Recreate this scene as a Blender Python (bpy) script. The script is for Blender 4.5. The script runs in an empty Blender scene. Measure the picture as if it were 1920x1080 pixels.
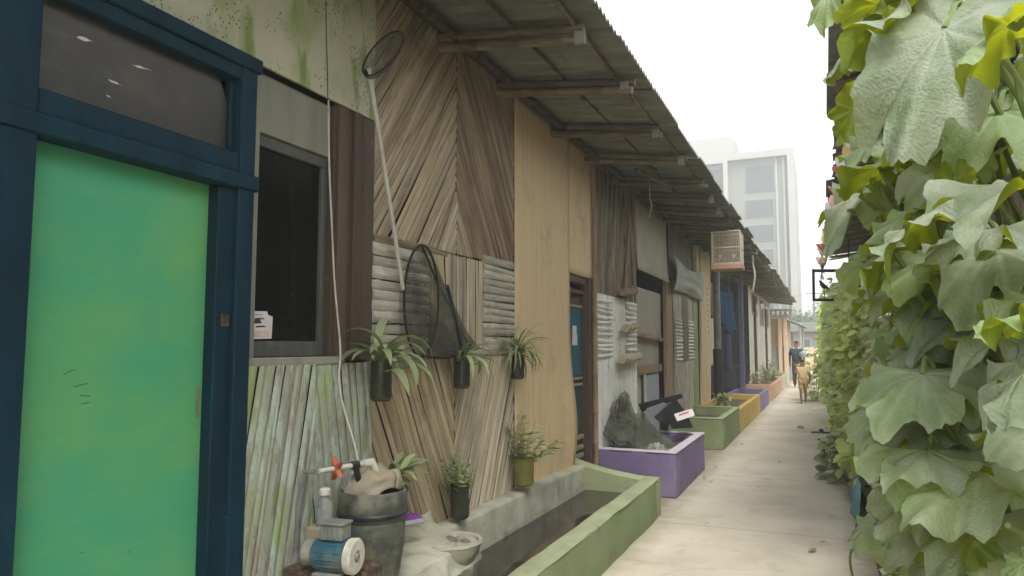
import bpy, bmesh, math, random
from mathutils import Vector as V, Matrix, noise as mnoise
rnd = random.Random(11)
R_ = math.radians
sc = bpy.context.scene
COL = sc.collection
PI = math.pi

# ------------------------------------------------------------------ camera (photo 1920x1080, f = 1333 px)
YAW, PITCH, FPX = R_(23.731), R_(4.717), 1333.0
CAM = V((0, 0, 1.5))
FW = V((-math.sin(YAW)*math.cos(PITCH), math.cos(YAW)*math.cos(PITCH), math.sin(PITCH)))
RT = V((math.cos(YAW), math.sin(YAW), 0))
UP = RT.cross(FW)
def ray(u, v): return FW*FPX + RT*(u-960) - UP*(v-540)
def onx(u, v, x): d = ray(u, v); return CAM + d*((x-CAM.x)/d.x)
def ony(u, v, y): d = ray(u, v); return CAM + d*(y/d.y)
def onz(u, v, z=0): d = ray(u, v); return CAM + d*((z-1.5)/d.z)
def atd(u, v, d): return CAM + ray(u, v)*(d/FPX)
FX = -2.2                                     # the house fronts stand on this line
def fyz(u, v, x=FX): p = onx(u, v, x); return p.y, p.z

cam = bpy.data.cameras.new('camera'); co = bpy.data.objects.new('camera', cam); COL.objects.link(co)
m = Matrix((RT, UP, -FW)).transposed().to_4x4(); m.translation = CAM; co.matrix_world = m
cam.sensor_width = 36; cam.lens = FPX/1920*36; cam.clip_start = .02; cam.clip_end = 2000
sc.camera = co

# ------------------------------------------------------------------ materials
def lin(c): c /= 255; return c/12.92 if c <= .04045 else ((c+.055)/1.055)**2.4
SAT = .9
def C(r, g, b, k=1.0):
    c = [lin(x)*k for x in (r, g, b)]; y = .3*c[0]+.59*c[1]+.11*c[2]
    return tuple(min(.92, y+(x-y)*SAT) for x in c) + (1,)
def CB(r, g, b, k=1.0):                        # sun-greyed bamboo
    c = C(r, g, b, k); y = .3*c[0]+.59*c[1]+.11*c[2]; return tuple(y+(x-y)*.95 for x in c[:3]) + (1,)
class NT:
    def __init__(s, name):
        s.m = bpy.data.materials.new(name); s.m.use_nodes = True; s.t = s.m.node_tree
        s.b = s.t.nodes['Principled BSDF']; s.out = s.t.nodes['Material Output']
    def n(s, typ, **k):
        nd = s.t.nodes.new(typ)
        for a, v in k.items():
            if a.startswith('i_'):
                key = a[2:]; key = int(key) if key.isdigit() else key
                nd.inputs[key].default_value = v
            else: setattr(nd, a, v)
        return nd
    def l(s, a, b): s.t.links.new(a, b)
    def coord(s, st=False, scale=(1, 1, 1), loc=(0, 0, 0)):
        if st: o = s.n('ShaderNodeAttribute', attribute_name='st').outputs['Vector']
        else: o = s.n('ShaderNodeTexCoord').outputs['Object']
        mp = s.n('ShaderNodeMapping'); mp.inputs['Scale'].default_value = scale; mp.inputs['Location'].default_value = loc
        s.l(o, mp.inputs[0]); return mp.outputs[0]
    def noise(s, vec, scale, det=5, rough=.6, dist=0):
        nd = s.n('ShaderNodeTexNoise'); nd.inputs['Scale'].default_value = scale; nd.inputs['Detail'].default_value = det
        nd.inputs['Roughness'].default_value = rough; nd.inputs['Distortion'].default_value = dist
        s.l(vec, nd.inputs['Vector']); return nd.outputs['Fac']
    def ramp(s, fac, stops):
        r = s.n('ShaderNodeValToRGB'); e = r.color_ramp.elements
        while len(e) < len(stops): e.new(.5)
        for q, (p, c) in zip(e, stops): q.position = p; q.color = c if len(c) == 4 else (*c, 1)
        s.l(fac, r.inputs[0]); return r.outputs[0]
    def mix(s, fac, a, b, mode='MIX'):
        nd = s.n('ShaderNodeMix', data_type='RGBA', blend_type=mode)
        for x, i in ((fac, 0), (a, 6), (b, 7)):
            if hasattr(x, 'is_linked'): s.l(x, nd.inputs[i])
            else: nd.inputs[i].default_value = x
        return nd.outputs[2]
    def math(s, op, a, b=0, c=0):
        nd = s.n('ShaderNodeMath', operation=op)
        for x, i in ((a, 0), (b, 1), (c, 2)):
            if hasattr(x, 'is_linked'): s.l(x, nd.inputs[i])
            else: nd.inputs[i].default_value = x
        return nd.outputs[0]
    def rng(s, x, a, b, c=0, d=1):
        nd = s.n('ShaderNodeMapRange'); s.l(x, nd.inputs[0])
        for i, v in zip((1, 2, 3, 4), (a, b, c, d)): nd.inputs[i].default_value = v
        return nd.outputs[0]
    def tint(s, col, amt):
        a = s.n('ShaderNodeAttribute', attribute_name='tint').outputs['Fac']
        k = s.rng(a, 0, 1, 1-amt, 1+amt)
        nd = s.n('ShaderNodeVectorMath', operation='SCALE'); s.l(col, nd.inputs[0]); s.l(k, nd.inputs['Scale']); return nd.outputs[0]
    def bump(s, h, strength=.3, dist=.01):
        nd = s.n('ShaderNodeBump'); nd.inputs['Strength'].default_value = strength; nd.inputs['Distance'].default_value = dist
        s.l(h, nd.inputs['Height']); s.l(nd.outputs[0], s.b.inputs['Normal'])
    def fin(s, col, rough=.8, spec=.3, metal=0):
        if hasattr(col, 'is_linked'): s.l(col, s.b.inputs['Base Color'])
        else: s.b.inputs['Base Color'].default_value = col
        if hasattr(rough, 'is_linked'): s.l(rough, s.b.inputs['Roughness'])
        else: s.b.inputs['Roughness'].default_value = rough
        s.b.inputs['Specular IOR Level'].default_value = spec; s.b.inputs['Metallic'].default_value = metal
        return s.m

def mat(name, cols, sc_=(1, 1, 1), ns=6, det=6, rough=.85, tint=.15, bump=.25, bs=30, bd=.006, st=False, spec=.25, dirt=(), metal=0, lo=.3, hi=.7):
    """noise-mixed colours, per-piece tint, patches of dirt and a fine bump"""
    t = NT(name); v = t.coord(st, sc_)
    n = t.noise(v, ns, det)
    k = len(cols)
    c = t.ramp(n, [(lo+(hi-lo)*i/max(1, k-1), q) for i, q in enumerate(cols)])
    c = t.tint(c, tint)
    ob = t.coord(False)
    for dc, ds, lo_, hi_, am in dirt:
        f = t.noise(ob, ds, 6, .65); f = t.rng(f, lo_, hi_, 0, am); c = t.mix(f, c, dc)
    if bump: t.bump(t.noise(v, bs, 4), bump, bd)
    return t.fin(c, rough, spec, metal)

MT = {}
K = 1.45                                       # photo shade under the eaves -> surface colour
MT['bamboo_tan'] = mat('bamboo_tan', [CB(104, 89, 66, K), CB(136, 119, 90, K), CB(154, 137, 106, K), CB(150, 141, 121, K)], (1.2, 22, 7), 2.2, 7, .6, .24, .5, 9, .004, True,
                       dirt=((CB(70, 62, 50, K), 2.5, .55, .75, .55), (CB(160, 156, 140, K), 1.7, .58, .75, .45)))
MT['bamboo_brown'] = mat('bamboo_brown', [CB(94, 79, 60, K), CB(120, 101, 76, K), CB(140, 121, 92, K)], (1.2, 22, 7), 2.2, 7, .6, .24, .5, 9, .004, True,
                       dirt=((CB(66, 58, 48, K), 2.5, .5, .75, .6), (CB(150, 146, 126, K), 1.4, .58, .75, .4)))
MT['bamboo_pale'] = mat('bamboo_pale', [CB(128, 117, 95, K), CB(156, 143, 117, K), CB(172, 160, 134, K)], (1.2, 30, 7), 2.2, 7, .6, .22, .5, 9, .004, True,
                       dirt=((CB(105, 98, 78, K), 2.2, .5, .75, .5),))
MT['bamboo_grey'] = mat('bamboo_grey', [CB(120, 116, 104, K), CB(158, 153, 136, K), CB(178, 172, 154, K)], (1.4, 12, 7), 3, 6, .55, .22, .5, 10, .004, True,
                       dirt=((CB(150, 128, 90, K), 3.2, .5, .68, .6), (CB(85, 82, 72, K), 4, .58, .75, .6)))
MT['bamboo_dark'] = mat('bamboo_dark', [CB(88, 80, 64, K), CB(114, 102, 80, K), CB(134, 121, 96, K)], (1.2, 22, 7), 2.2, 7, .65, .22, .5, 9, .004, True,
                       dirt=((CB(72, 70, 58, K), 2.2, .45, .75, .6),))
MT['bamboo_pole'] = mat('bamboo_pole', [CB(80, 68, 52, K), CB(104, 90, 68, K), CB(126, 111, 86, K)], (1.5, 10, 7), 3, 6, .55, .3, .4, 10, .004, True,
                       dirt=((CB(60, 54, 46, K), 5, .5, .7, .6),))
MT['plywood'] = mat('plywood', [C(180, 156, 116, K), C(188, 164, 124, K), C(192, 169, 130, K)], (1, 9, .6), 1.6, 5, .7, .05, .12, 60, .002,
                       dirt=((C(196, 166, 116, K), 1.2, .45, .7, .6), (C(140, 120, 88, K), 2.1, .56, .72, .55), (C(150, 134, 104, K), .8, .5, .7, .5), (C(96, 80, 58, K), 14, .7, .78, .6)))
MT['white_slat'] = mat('white_slat', [C(196, 194, 178, K), C(216, 214, 200, K), C(224, 222, 210, K)], (1.5, 10, 7), 3, 6, .65, .12, .4, 10, .004, True,
                       dirt=((C(128, 122, 104, K), 6, .56, .7, .7), (C(176, 176, 158, K), 1.5, .5, .7, .5)))
MT['wood_beam'] = mat('wood_beam', [C(70, 62, 52, K), C(96, 86, 70, K), C(118, 108, 90, K)], (12, 1, 12), 3, 6, .8, .3, .4, 20, .004)
MT['board_tan'] = mat('board_tan', [C(176, 150, 108, K), C(196, 172, 128, K), C(204, 182, 140, K)], (14, 14, .8), 2, 5, .75, .08, .2, 40, .003, dirt=((C(140, 118, 84, K), 3, .58, .75, .6),))
MT['board_brown'] = mat('board_brown', [C(112, 92, 74, K), C(136, 112, 90, K), C(146, 124, 100, K)], (14, 14, .8), 2, 5, .75, .2, .25, 40, .003, dirt=((C(90, 78, 64, K), 3, .52, .75, .6),))
MT['brown_paint'] = mat('brown_paint', [C(66, 54, 45, K), C(75, 61, 50, K), C(82, 67, 55, K)], (5, 5, .6), 2, 5, .55, .12, .25, 40, .003, dirt=((C(104, 92, 80, K), 9, .64, .72, .7),))
MT['teal_frame'] = mat('teal_frame', [C(2, 34, 46, K), C(3, 41, 54, K), C(5, 48, 60, K)], (5, 5, .8), 2, 5, .6, .08, .2, 50, .003, spec=.18,
                       dirt=((C(88, 100, 100, K), 22, .7, .78, .7), (C(12, 30, 40, K), 3, .5, .75, .5)))
MT['grey_wood'] = mat('grey_wood', [C(112, 111, 98, K), C(124, 123, 109, K), C(130, 128, 114, K)], (4, 4, .6), 2, 5, .7, .1, .2, 50, .003)
MT['sash_grey'] = mat('sash_grey', [C(72, 73, 67, K), C(84, 85, 78, K)], (10, 10, 1), 2, 5, .6, .1, .2, 50, .003, dirt=((C(120, 122, 114, K), 12, .62, .75, .5),))
MT['concrete_path'] = mat('concrete_path', [C(186, 175, 150, 1.05), C(204, 193, 168, 1.05), C(213, 203, 179, 1.05)], (1, 1, 1), 1.4, 8, .9, .03, .3, 90, .003,
                       dirt=((C(160, 150, 128, .95), .9, .5, .75, .6), (C(150, 140, 116, .95), 3.5, .58, .75, .5), (C(120, 112, 96, .9), 16, .68, .76, .5)))
MT['soil'] = mat('soil', [C(70, 60, 48), C(96, 84, 66), C(118, 104, 84)], (1, 1, 1), 8, 8, .95, .1, .6, 40, .01)
MT['ground'] = mat('ground', [C(140, 130, 108), C(160, 150, 128)], (1, 1, 1), .5, 8, .95, .05, .3, 20, .01)
MT['concrete_grey'] = mat('concrete_grey', [C(128, 127, 108, 1.4), C(150, 148, 128, 1.4), C(164, 162, 144, 1.4)], (1, 1, 1), 4, 8, .9, .05, .5, 40, .006,
                       dirt=((C(88, 92, 76, 1.3), 2.5, .5, .75, .7), (C(120, 132, 96, 1.3), 1.6, .54, .75, .5)))
def painted(name, c, dirt_c, k=1.2):
    return mat(name, [C(*[x*.93 for x in c], k), C(*c, k), C(*[min(255, x*1.05) for x in c], k)], (1, 1, 1), 3, 8, .75, .03, .3, 50, .004,
               dirt=((C(*dirt_c, k), 2.2, .5, .7, .7), (C(*[x*.75 for x in c], k), 9, .6, .74, .6), (C(150, 140, 116, k), 14, .66, .7, .7), (C(84, 84, 70, k), 4, .6, .74, .5), (C(146, 140, 122, k), 6, .655, .67, .85)))
MT['paint_green'] = painted('paint_green', (118, 133, 88), (132, 134, 102), 1.0)
MT['paint_rim'] = painted('paint_rim', (152, 160, 120), (130, 132, 104), 1.05)
MT['paint_purple'] = painted('paint_purple', (106, 93, 128), (126, 116, 138), 1.4)
MT['paint_lilac'] = painted('paint_lilac', (186, 178, 186), (150, 142, 150))
MT['paint_moss'] = painted('paint_moss', (116, 130, 84), (136, 146, 110))
MT['paint_yellow'] = painted('paint_yellow', (180, 152, 66), (156, 140, 86))
MT['paint_violet'] = painted('paint_violet', (108, 99, 136), (130, 124, 142))
MT['paint_orange'] = painted('paint_orange', (178, 138, 110), (160, 136, 114))
MT['post_violet'] = painted('post_violet', (88, 84, 118), (104, 102, 120), 1.3)
MT['roof_sheet'] = mat('roof_sheet', [C(92, 93, 82, K), C(112, 113, 100, K), C(127, 128, 114, K)], (1.5, 6, 1), 1.6, 7, .85, .14, .3, 40, .003,
                       dirt=((C(84, 82, 70, K), 1.3, .5, .75, .7), (C(70, 66, 56, K), 6, .6, .75, .6)))
MT['white_wall'] = mat('white_wall', [C(160, 160, 152), C(168, 168, 160)], (1, 1, 1), .3, 5, .8, .02, .05, 10)
MT['facade_green'] = mat('facade_green', [C(122, 127, 116), C(132, 137, 126)], (1, 1, .3), .4, 5, .7, .03, .05, 10)
MT['facade_glass'] = mat('facade_glass', [C(84, 90, 90), C(96, 102, 100)], (1, 1, 1), .3, 4, .6, .05, 0, spec=.08)
MT['hazy_dark'] = mat('hazy_dark', [C(120, 124, 120), C(140, 142, 136)], (1, 1, 1), .6, 5, .8, .1, .1, 10)
MT['white_pvc'] = mat('white_pvc', [C(196, 192, 176), C(208, 204, 190)], (3, 3, 3), 4, 5, .5, .04, .1, 30, dirt=((C(130, 120, 100), 9, .5, .72, .7),))
MT['paper'] = mat('paper', [C(212, 204, 200), C(226, 222, 216)], (1, 1, 1), 6, 5, .8, .06, .1, 40)
MT['paper_pink'] = mat('paper_pink', [C(206, 170, 160), C(222, 198, 190)], (1, 1, 1), 12, 5, .8, .05, .1, 40)
MT['ink'] = mat('ink', [C(60, 62, 66), C(80, 80, 86)], (1, 1, 1), 20, 5, .8, .05, 0)
MT['rust'] = mat('rust', [C(44, 36, 30), C(76, 60, 48), C(116, 98, 76)], (1, 1, 1), 40, 6, .8, .2, .5, 90)
MT['black_plastic'] = mat('black_plastic', [C(26, 30, 31), C(40, 44, 44)], (1, 1, 1), 6, 5, .45, .2, .2, 30, spec=.5, dirt=((C(98, 96, 84), 5, .56, .75, .5),))
MT['drum_plastic'] = mat('drum_plastic', [C(44, 50, 46, 1.3), C(58, 64, 58, 1.3), C(80, 82, 70, 1.3)], (1, 1, 3), 5, 6, .5, .1, .2, 30, spec=.4, dirt=((C(112, 106, 84, 1.4), 7, .46, .68, .85), (C(50, 52, 44), 3, .55, .7, .6)))
MT['net_edge'] = mat('net_edge', [C(34, 36, 36), C(52, 52, 50)], (1, 1, 1), 30, 5, .9, .2, .5, 90)
MT['pump_blue'] = mat('pump_blue', [C(34, 72, 88, 1.15), C(42, 86, 102, 1.15)], (1, 1, 1), 6, 5, .35, .05, .1, 40, spec=.5, dirt=((C(120, 112, 92, 1.2), 6, .48, .7, .75),))
MT['grey_metal'] = mat('grey_metal', [C(104, 106, 100), C(136, 138, 130)], (1, 1, 1), 8, 5, .5, .1, .1, 40, spec=.5, dirt=((C(80, 70, 58), 10, .58, .74, .6),))
MT['orange_plastic'] = mat('orange_plastic', [C(178, 84, 54), C(190, 98, 66)], (1, 1, 1), 8, 4, .45, .05, .05, 40, spec=.5)
MT['sponge_purple'] = mat('sponge_purple', [C(128, 52, 140), C(150, 70, 160)], (1, 1, 1), 60, 4, .9, .1, .6, 90)
MT['sponge_grey'] = mat('sponge_grey', [C(150, 156, 166), C(170, 176, 184)], (1, 1, 1), 40, 4, .6, .1, .3, 60)
MT['cloth_beige'] = mat('cloth_beige', [C(138, 126, 102, 1.1), C(154, 142, 118, 1.1)], (1, 1, 1), 6, 6, .9, .08, .4, 60, dirt=((C(130, 116, 92, 1.2), 5, .54, .74, .6),))
MT['tarp_grey'] = mat('tarp_grey', [C(134, 136, 124, K), C(152, 153, 141, K), C(164, 165, 155, K)], (1, 1, 1), 3, 6, .75, .05, .3, 30)
MT['cloth_blue'] = mat('cloth_blue', [C(18, 52, 78, K), C(26, 68, 96, K)], (1, 1, 1), 6, 5, .9, .15, .4, 40)
MT['cloth_dark'] = mat('cloth_dark', [C(34, 36, 44), C(52, 52, 60)], (1, 1, 1), 6, 5, .9, .15, .4, 40)
MT['blue_sheet'] = mat('blue_sheet', [C(58, 132, 160), C(82, 158, 182), C(108, 176, 194)], (1, 2, 1), 6, 6, .5, .05, .5, 18, .012, spec=.4)
MT['skin'] = mat('skin', [C(132, 92, 68), C(146, 104, 78)], (1, 1, 1), 10, 4, .6, .03, .05, 60)
MT['hair'] = mat('hair', [C(26, 22, 20), C(40, 34, 30)], (1, 1, 4), 40, 4, .6, .1, .3, 80)
MT['shirt_peach'] = mat('shirt_peach', [C(206, 170, 124), C(220, 186, 140)], (1, 1, 1), 14, 5, .9, .04, .4, 30)
MT['shorts_gold'] = mat('shorts_gold', [C(186, 148, 92), C(200, 164, 106)], (1, 1, 1), 14, 5, .9, .04, .4, 30)
MT['shirt_teal'] = mat('shirt_teal', [C(34, 52, 62), C(46, 66, 78)], (1, 1, 1), 14, 5, .9, .04, .4, 30)
MT['shorts_maroon'] = mat('shorts_maroon', [C(64, 42, 42), C(80, 54, 52)], (1, 1, 1), 14, 5, .9, .04, .4, 30)
MT['stem_green'] = mat('stem_green', [C(104, 122, 62), C(132, 148, 84)], (1, 1, 1), 14, 4, .6, .2, .2, 60)
MT['post_dark'] = mat('post_dark', [C(50, 42, 36), C(76, 64, 54), C(98, 84, 70)], (8, 8, 1), 4, 6, .85, .1, .6, 30, .006)
MT['cardboard'] = mat('cardboard', [C(152, 146, 128, K), C(168, 161, 143, K)], (1, 1, 1), 3, 6, .85, .08, .15, 40, dirt=((C(110, 102, 86, K), 2, .55, .75, .5),))
MT['interior'] = mat('interior', [C(44, 42, 38), C(60, 56, 50)], (1, 1, 1), 2, 5, .9, .1, .2, 20)
MT['peach_wall'] = mat('peach_wall', [C(214, 178, 140), C(226, 194, 158)], (1, 1, 1), 2, 5, .85, .03, .1, 30)
MT['stone'] = mat('stone', [C(104, 100, 88), C(140, 134, 118), C(164, 158, 142)], (1, 1, 1), 8, 6, .85, .3, .5, 40)
MT['stone_pale'] = mat('stone_pale', [C(138, 134, 116, 1.25), C(160, 156, 138, 1.25)], (1, 1, 1), 8, 6, .85, .1, .4, 40, dirt=((C(126, 128, 104, 1.3), 8, .52, .7, .7),))
MT['sandal'] = mat('sandal', [C(70, 66, 62), C(96, 90, 84)], (1, 1, 1), 20, 4, .8, .3, .2, 60)
MT['cage_bamboo'] = mat('cage_bamboo', [C(168, 156, 128), C(184, 172, 144)], (1, 1, 1), 20, 4, .7, .1, .1, 60)
MT['cage_tray'] = mat('cage_tray', [C(150, 112, 88, 1.4), C(166, 128, 100, 1.4)], (1, 1, 1), 10, 4, .7, .1, .1, 60)

def special():
    t = NT('concrete_path'); o = t.coord()
    c = t.ramp(t.noise(o, 1.4, 8), [(.3, C(186, 176, 154)), (.5, C(201, 191, 169)), (.7, C(209, 200, 179))])
    for sc_, lo, hi, am, dc in ((.9, .5, .75, .35, C(160, 150, 128)), (3.5, .56, .72, .4, C(150, 140, 116)), (18, .66, .74, .6, C(112, 104, 88)), (60, .70, .76, .5, C(100, 94, 80))):
        c = t.mix(t.rng(t.noise(o, sc_, 7, .65), lo, hi, 0, am), c, dc)
    sp = t.n('ShaderNodeSeparateXYZ'); t.l(o, sp.inputs[0]); e = t.math('ADD', t.math('ABSOLUTE', t.math('ADD', sp.outputs[0], .58)), t.math('MULTIPLY', t.noise(o, 4, 6, .7), .4))
    c = t.mix(t.rng(e, .82, 1.12, 0, .75), c, C(126, 114, 90))          # dirt gathered along both sides
    dn = t.n('ShaderNodeTexNoise'); dn.inputs['Scale'].default_value = 2; dn.inputs['Detail'].default_value = 5; t.l(o, dn.inputs['Vector'])
    va = t.n('ShaderNodeVectorMath', operation='MULTIPLY_ADD'); t.l(dn.outputs['Color'], va.inputs[0]); va.inputs[1].default_value = (.5, .5, .5); t.l(o, va.inputs[2])
    vo = t.n('ShaderNodeTexVoronoi', feature='DISTANCE_TO_EDGE'); vo.inputs['Scale'].default_value = .55; t.l(va.outputs[0], vo.inputs['Vector'])
    cr = t.math('MULTIPLY', t.rng(vo.outputs['Distance'], .002, .008, 1, 0), t.rng(t.noise(o, .8, 3), .45, .6)); c = t.mix(t.math('MULTIPLY', cr, .25), c, C(110, 100, 84))
    jn = t.math('ABSOLUTE', t.math('SUBTRACT', t.math('FRACT', t.math('ADD', t.math('MULTIPLY', sp.outputs[1], .4), t.math('MULTIPLY', t.noise(o, 6, 3), .004))), .5)); c = t.mix(t.rng(jn, .0015, .004, .6, 0), c, C(120, 110, 94))
    t.bump(t.noise(o, 90, 5), .35, .003); MT['concrete_path'] = t.fin(c, .9)
    # mouldy painted plywood over the green door
    t = NT('mould_plywood'); o = t.coord()
    c = t.ramp(t.noise(o, 2, 6), [(.3, C(152, 151, 124, K)), (.7, C(168, 166, 140, K))])
    v = t.coord(False, (1, 1, .55), (3.1, 0, 1.7))
    f = t.rng(t.noise(v, 5, 5, .55), .5, .68, 0, .8); c = t.mix(f, c, C(122, 136, 76, K))
    v2 = t.coord(False, (1, 1, .35), (7.3, 2, .7))
    f = t.rng(t.noise(v2, 9, 3, .5), .55, .68, 0, .9); c = t.mix(f, c, C(104, 122, 44, K))
    vo = t.n('ShaderNodeTexVoronoi', feature='F1'); t.l(t.coord(False, (1, 1.6, 1)), vo.inputs['Vector']); vo.inputs['Scale'].default_value = 46
    rm = t.rng(vo.outputs['Distance'], .18, .3, 1, 0)
    big = t.rng(t.noise(o, 4.2, 5), .48, .56); f = t.math('MULTIPLY', rm, big); c = t.mix(f, c, C(52, 54, 38, K))
    t.bump(t.noise(o, 60, 3), .1, .003); MT['mould_plywood'] = t.fin(c, .75)
    # brushed green door
    t = NT('green_door'); v = t.coord(False, (1, .8, 1.1), (0, .3, .2))
    n = t.noise(v, 2.0, 4, .5, .5)
    c = t.ramp(n, [(.3, C(50, 148, 106, 1.35)), (.45, C(60, 152, 104, 1.35)), (.58, C(78, 156, 96, 1.35)), (.74, C(98, 162, 90, 1.35))])
    st = t.rng(t.noise(t.coord(False, (1, 1.2, 14)), 3, 4), .5, .8, 0, .22); c = t.mix(st, c, C(112, 164, 88, 1.35))
    f = t.rng(t.noise(t.coord(False, (1, 2, 7), (2, .4, .9)), 6, 4), .715, .735, 0, .7); c = t.mix(f, c, C(50, 84, 58, 1.3))
    t.bump(t.noise(t.coord(False, (1, 3, 20)), 4, 3), .12, .003); MT['green_door'] = t.fin(c, .5, .35)
    # weathered blue-green bamboo with lichen and bare patches
    t = NT('bamboo_lichen'); v = t.coord(True, (1.2, 26, 7)); o = t.coord()
    c = t.ramp(t.noise(v, 2.2, 6), [(.3, C(126, 126, 108, K)), (.5, C(138, 141, 122, K)), (.7, C(148, 152, 134, K))])
    o2 = t.coord(False, (1, 2.2, .8), (.4, 0, 1))
    f = t.rng(t.noise(o2, 6, 7, .7), .49, .57, 0, .75); c = t.mix(f, c, C(156, 170, 156, K))
    f = t.rng(t.noise(t.coord(False, (1, 2.2, .7), (4, 3, 1)), 7, 7, .75), .53, .58, 0, .8); c = t.mix(f, c, C(126, 118, 102, K))
    f = t.rng(t.noise(t.coord(False, (1, 2.4, .8), (1, 8, 1)), 3.6, 5, .6), .54, .66, 0, .8); c = t.mix(f, c, C(124, 144, 68, K))
    c = t.tint(c, .05); t.bump(t.noise(v, 7, 5), .6, .005); MT['bamboo_lichen'] = t.fin(c, .8)
    # murky transom glass
    t = NT('dusty_glass'); o = t.coord()
    c = t.ramp(t.noise(o, 3.2, 5), [(.3, C(50, 48, 44, 1.2)), (.55, C(62, 58, 50, 1.2)), (.75, C(78, 76, 60, 1.2))])
    f = t.rng(t.noise(t.coord(False, (1, 1, 1), (5, 5, 5)), 60, 3), .7, .76, 0, .5); c = t.mix(f, c, C(130, 126, 112))
    f = t.rng(t.noise(t.coord(False, (1, .6, 3), (2, 5, 5)), 2.6, 3, .5, 1.5), .6, .75, 0, .5); c = t.mix(f, c, C(88, 96, 62, 1.2))
    MT['dusty_glass'] = t.fin(c, .38, .4)
    # dark window glass with specks
    t = NT('dark_glass'); o = t.coord()
    f = t.rng(t.noise(o, 70, 2), .74, .78, 0, .55); c = t.mix(f, C(16, 20, 20), C(150, 152, 146))
    f = t.rng(t.noise(t.coord(False, (1, 2, .7)), 4, 4), .55, .75, 0, .5); c = t.mix(f, c, C(34, 38, 36))
    MT['dark_glass'] = t.fin(c, .12, .4)
    # pond water
    t = NT('water'); o = t.coord()
    c = t.ramp(t.noise(o, 5, 6), [(.35, C(34, 32, 26)), (.55, C(50, 46, 36)), (.7, C(74, 58, 44))])
    t.bump(t.noise(o, 9, 3), .05, .01); MT['water'] = t.fin(c, .05, .5)
    # black netting: real see-through weave
    for nm, sc_, th, fill in (('net', 330, .82, .36), ('net_fine', 400, .88, .3)):
        t = NT(nm); o = t.coord(True, (1, 1, 1))
        sp = t.n('ShaderNodeSeparateXYZ'); t.l(o, sp.inputs[0])
        a = t.math('SINE', t.math('MULTIPLY', t.math('ADD', sp.outputs[0], sp.outputs[1]), sc_)); b = t.math('SINE', t.math('MULTIPLY', t.math('SUBTRACT', sp.outputs[0], sp.outputs[1]), sc_))
        f = t.math('GREATER_THAN', t.math('MAXIMUM', a, b), th)
        cl = t.rng(t.noise(o, 5, 4), .35, .7, 0, fill*2); f = t.math('MAXIMUM', f, cl)
        tr = t.n('ShaderNodeBsdfTransparent'); mx = t.n('ShaderNodeMixShader'); t.l(f, mx.inputs[0]); t.l(tr.outputs[0], mx.inputs[1]); t.l(t.b.outputs[0], mx.inputs[2])
        t.fin(C(84, 86, 79) if nm == 'net' else C(104, 108, 92), .9, .1); t.l(mx.outputs[0], t.out.inputs[0]); MT[nm] = t.m
    # cut plastic bottle: tinted, half clear
    for nm, col, f0 in (('bottle_plastic', C(66, 70, 54), .62), ('bottle_yellow', C(126, 122, 52), .75), ('clear_plastic', C(190, 192, 186), .35)):
        t = NT(nm); o = t.coord()
        tr = t.n('ShaderNodeBsdfTransparent'); tr.inputs[0].default_value = tuple(.5+.5*x for x in col[:3])+(1,)
        mx = t.n('ShaderNodeMixShader'); t.l(t.rng(t.noise(o, 14, 4), .3, .7, f0-.15, min(1, f0+.25)), mx.inputs[0])
        t.l(tr.outputs[0], mx.inputs[1]); t.l(t.b.outputs[0], mx.inputs[2]); t.fin(col, .25, .5); t.l(mx.outputs[0], t.out.inputs[0]); MT[nm] = t.m
    # leaves: one face pale and hairy, the other yellow-green; light passes through
    for nm, top, top2, und, trc, trf, st in (
        ('leaf_squash', C(178, 190, 166), C(126, 150, 112), C(112, 136, 36), (.62, .66, .012, 1), .33, True),
        ('leaf_squash_shaded', C(92, 112, 74), C(66, 90, 52), C(72, 96, 36), (.22, .32, .02, 1), .3, True),  # inner leaves: shade of the gaps painted in as a darker leaf colour
        ('leaf_vine', C(208, 219, 174), C(146, 174, 108), C(188, 204, 138), (.54, .66, .18, 1), .42, False),
        ('leaf_vine_yellow', C(212, 221, 158), C(156, 182, 104), C(196, 210, 128), (.62, .70, .14, 1), .45, False),
        ('leaf_grey', C(196, 203, 172), C(142, 158, 112), C(176, 184, 140), (.44, .5, .14, 1), .35, False),
        ('leaf_pot', C(128, 148, 96), C(160, 174, 124), C(156, 170, 120), (.3, .38, .08, 1), .3, False),
        ('leaf_far', C(96, 116, 84), C(76, 98, 66), C(100, 120, 84), (.2, .3, .06, 1), .3, False)):
        t = NT(nm); o = t.coord()
        c = t.ramp(t.noise(o, 9 if st else 3, 6, .65), [(.36, top2), (.6, top)])
        g = t.n('ShaderNodeNewGeometry').outputs['Backfacing']
        if st:
            a = t.n('ShaderNodeAttribute', attribute_name='st'); sp = t.n('ShaderNodeSeparateXYZ'); t.l(a.outputs['Vector'], sp.inputs[0])
            c = t.mix(t.math('MULTIPLY', sp.outputs[2], .6), c, C(196, 206, 184)); und_ = t.mix(t.math('MULTIPLY', sp.outputs[2], .8), und, C(168, 182, 110))
            c = t.mix(t.rng(t.noise(o, 26, 5, .7), .58, .74, 0, .3), c, C(196, 186, 160))
        else: und_ = und
        if st:
            a2 = t.n('ShaderNodeAttribute', attribute_name='tint').outputs['Fac']; c = t.mix(t.rng(a2, .45, .95, 0, .6), c, C(112, 144, 74))
            br = t.rng(t.noise(o, 17, 6, .75), .66, .72, 0, .7); c = t.mix(br, c, C(150, 128, 84)); und_ = t.mix(br, und_, C(120, 104, 50))
        c = t.mix(g, c, und_); c = t.tint(c, .22 if st else .35)
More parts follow.
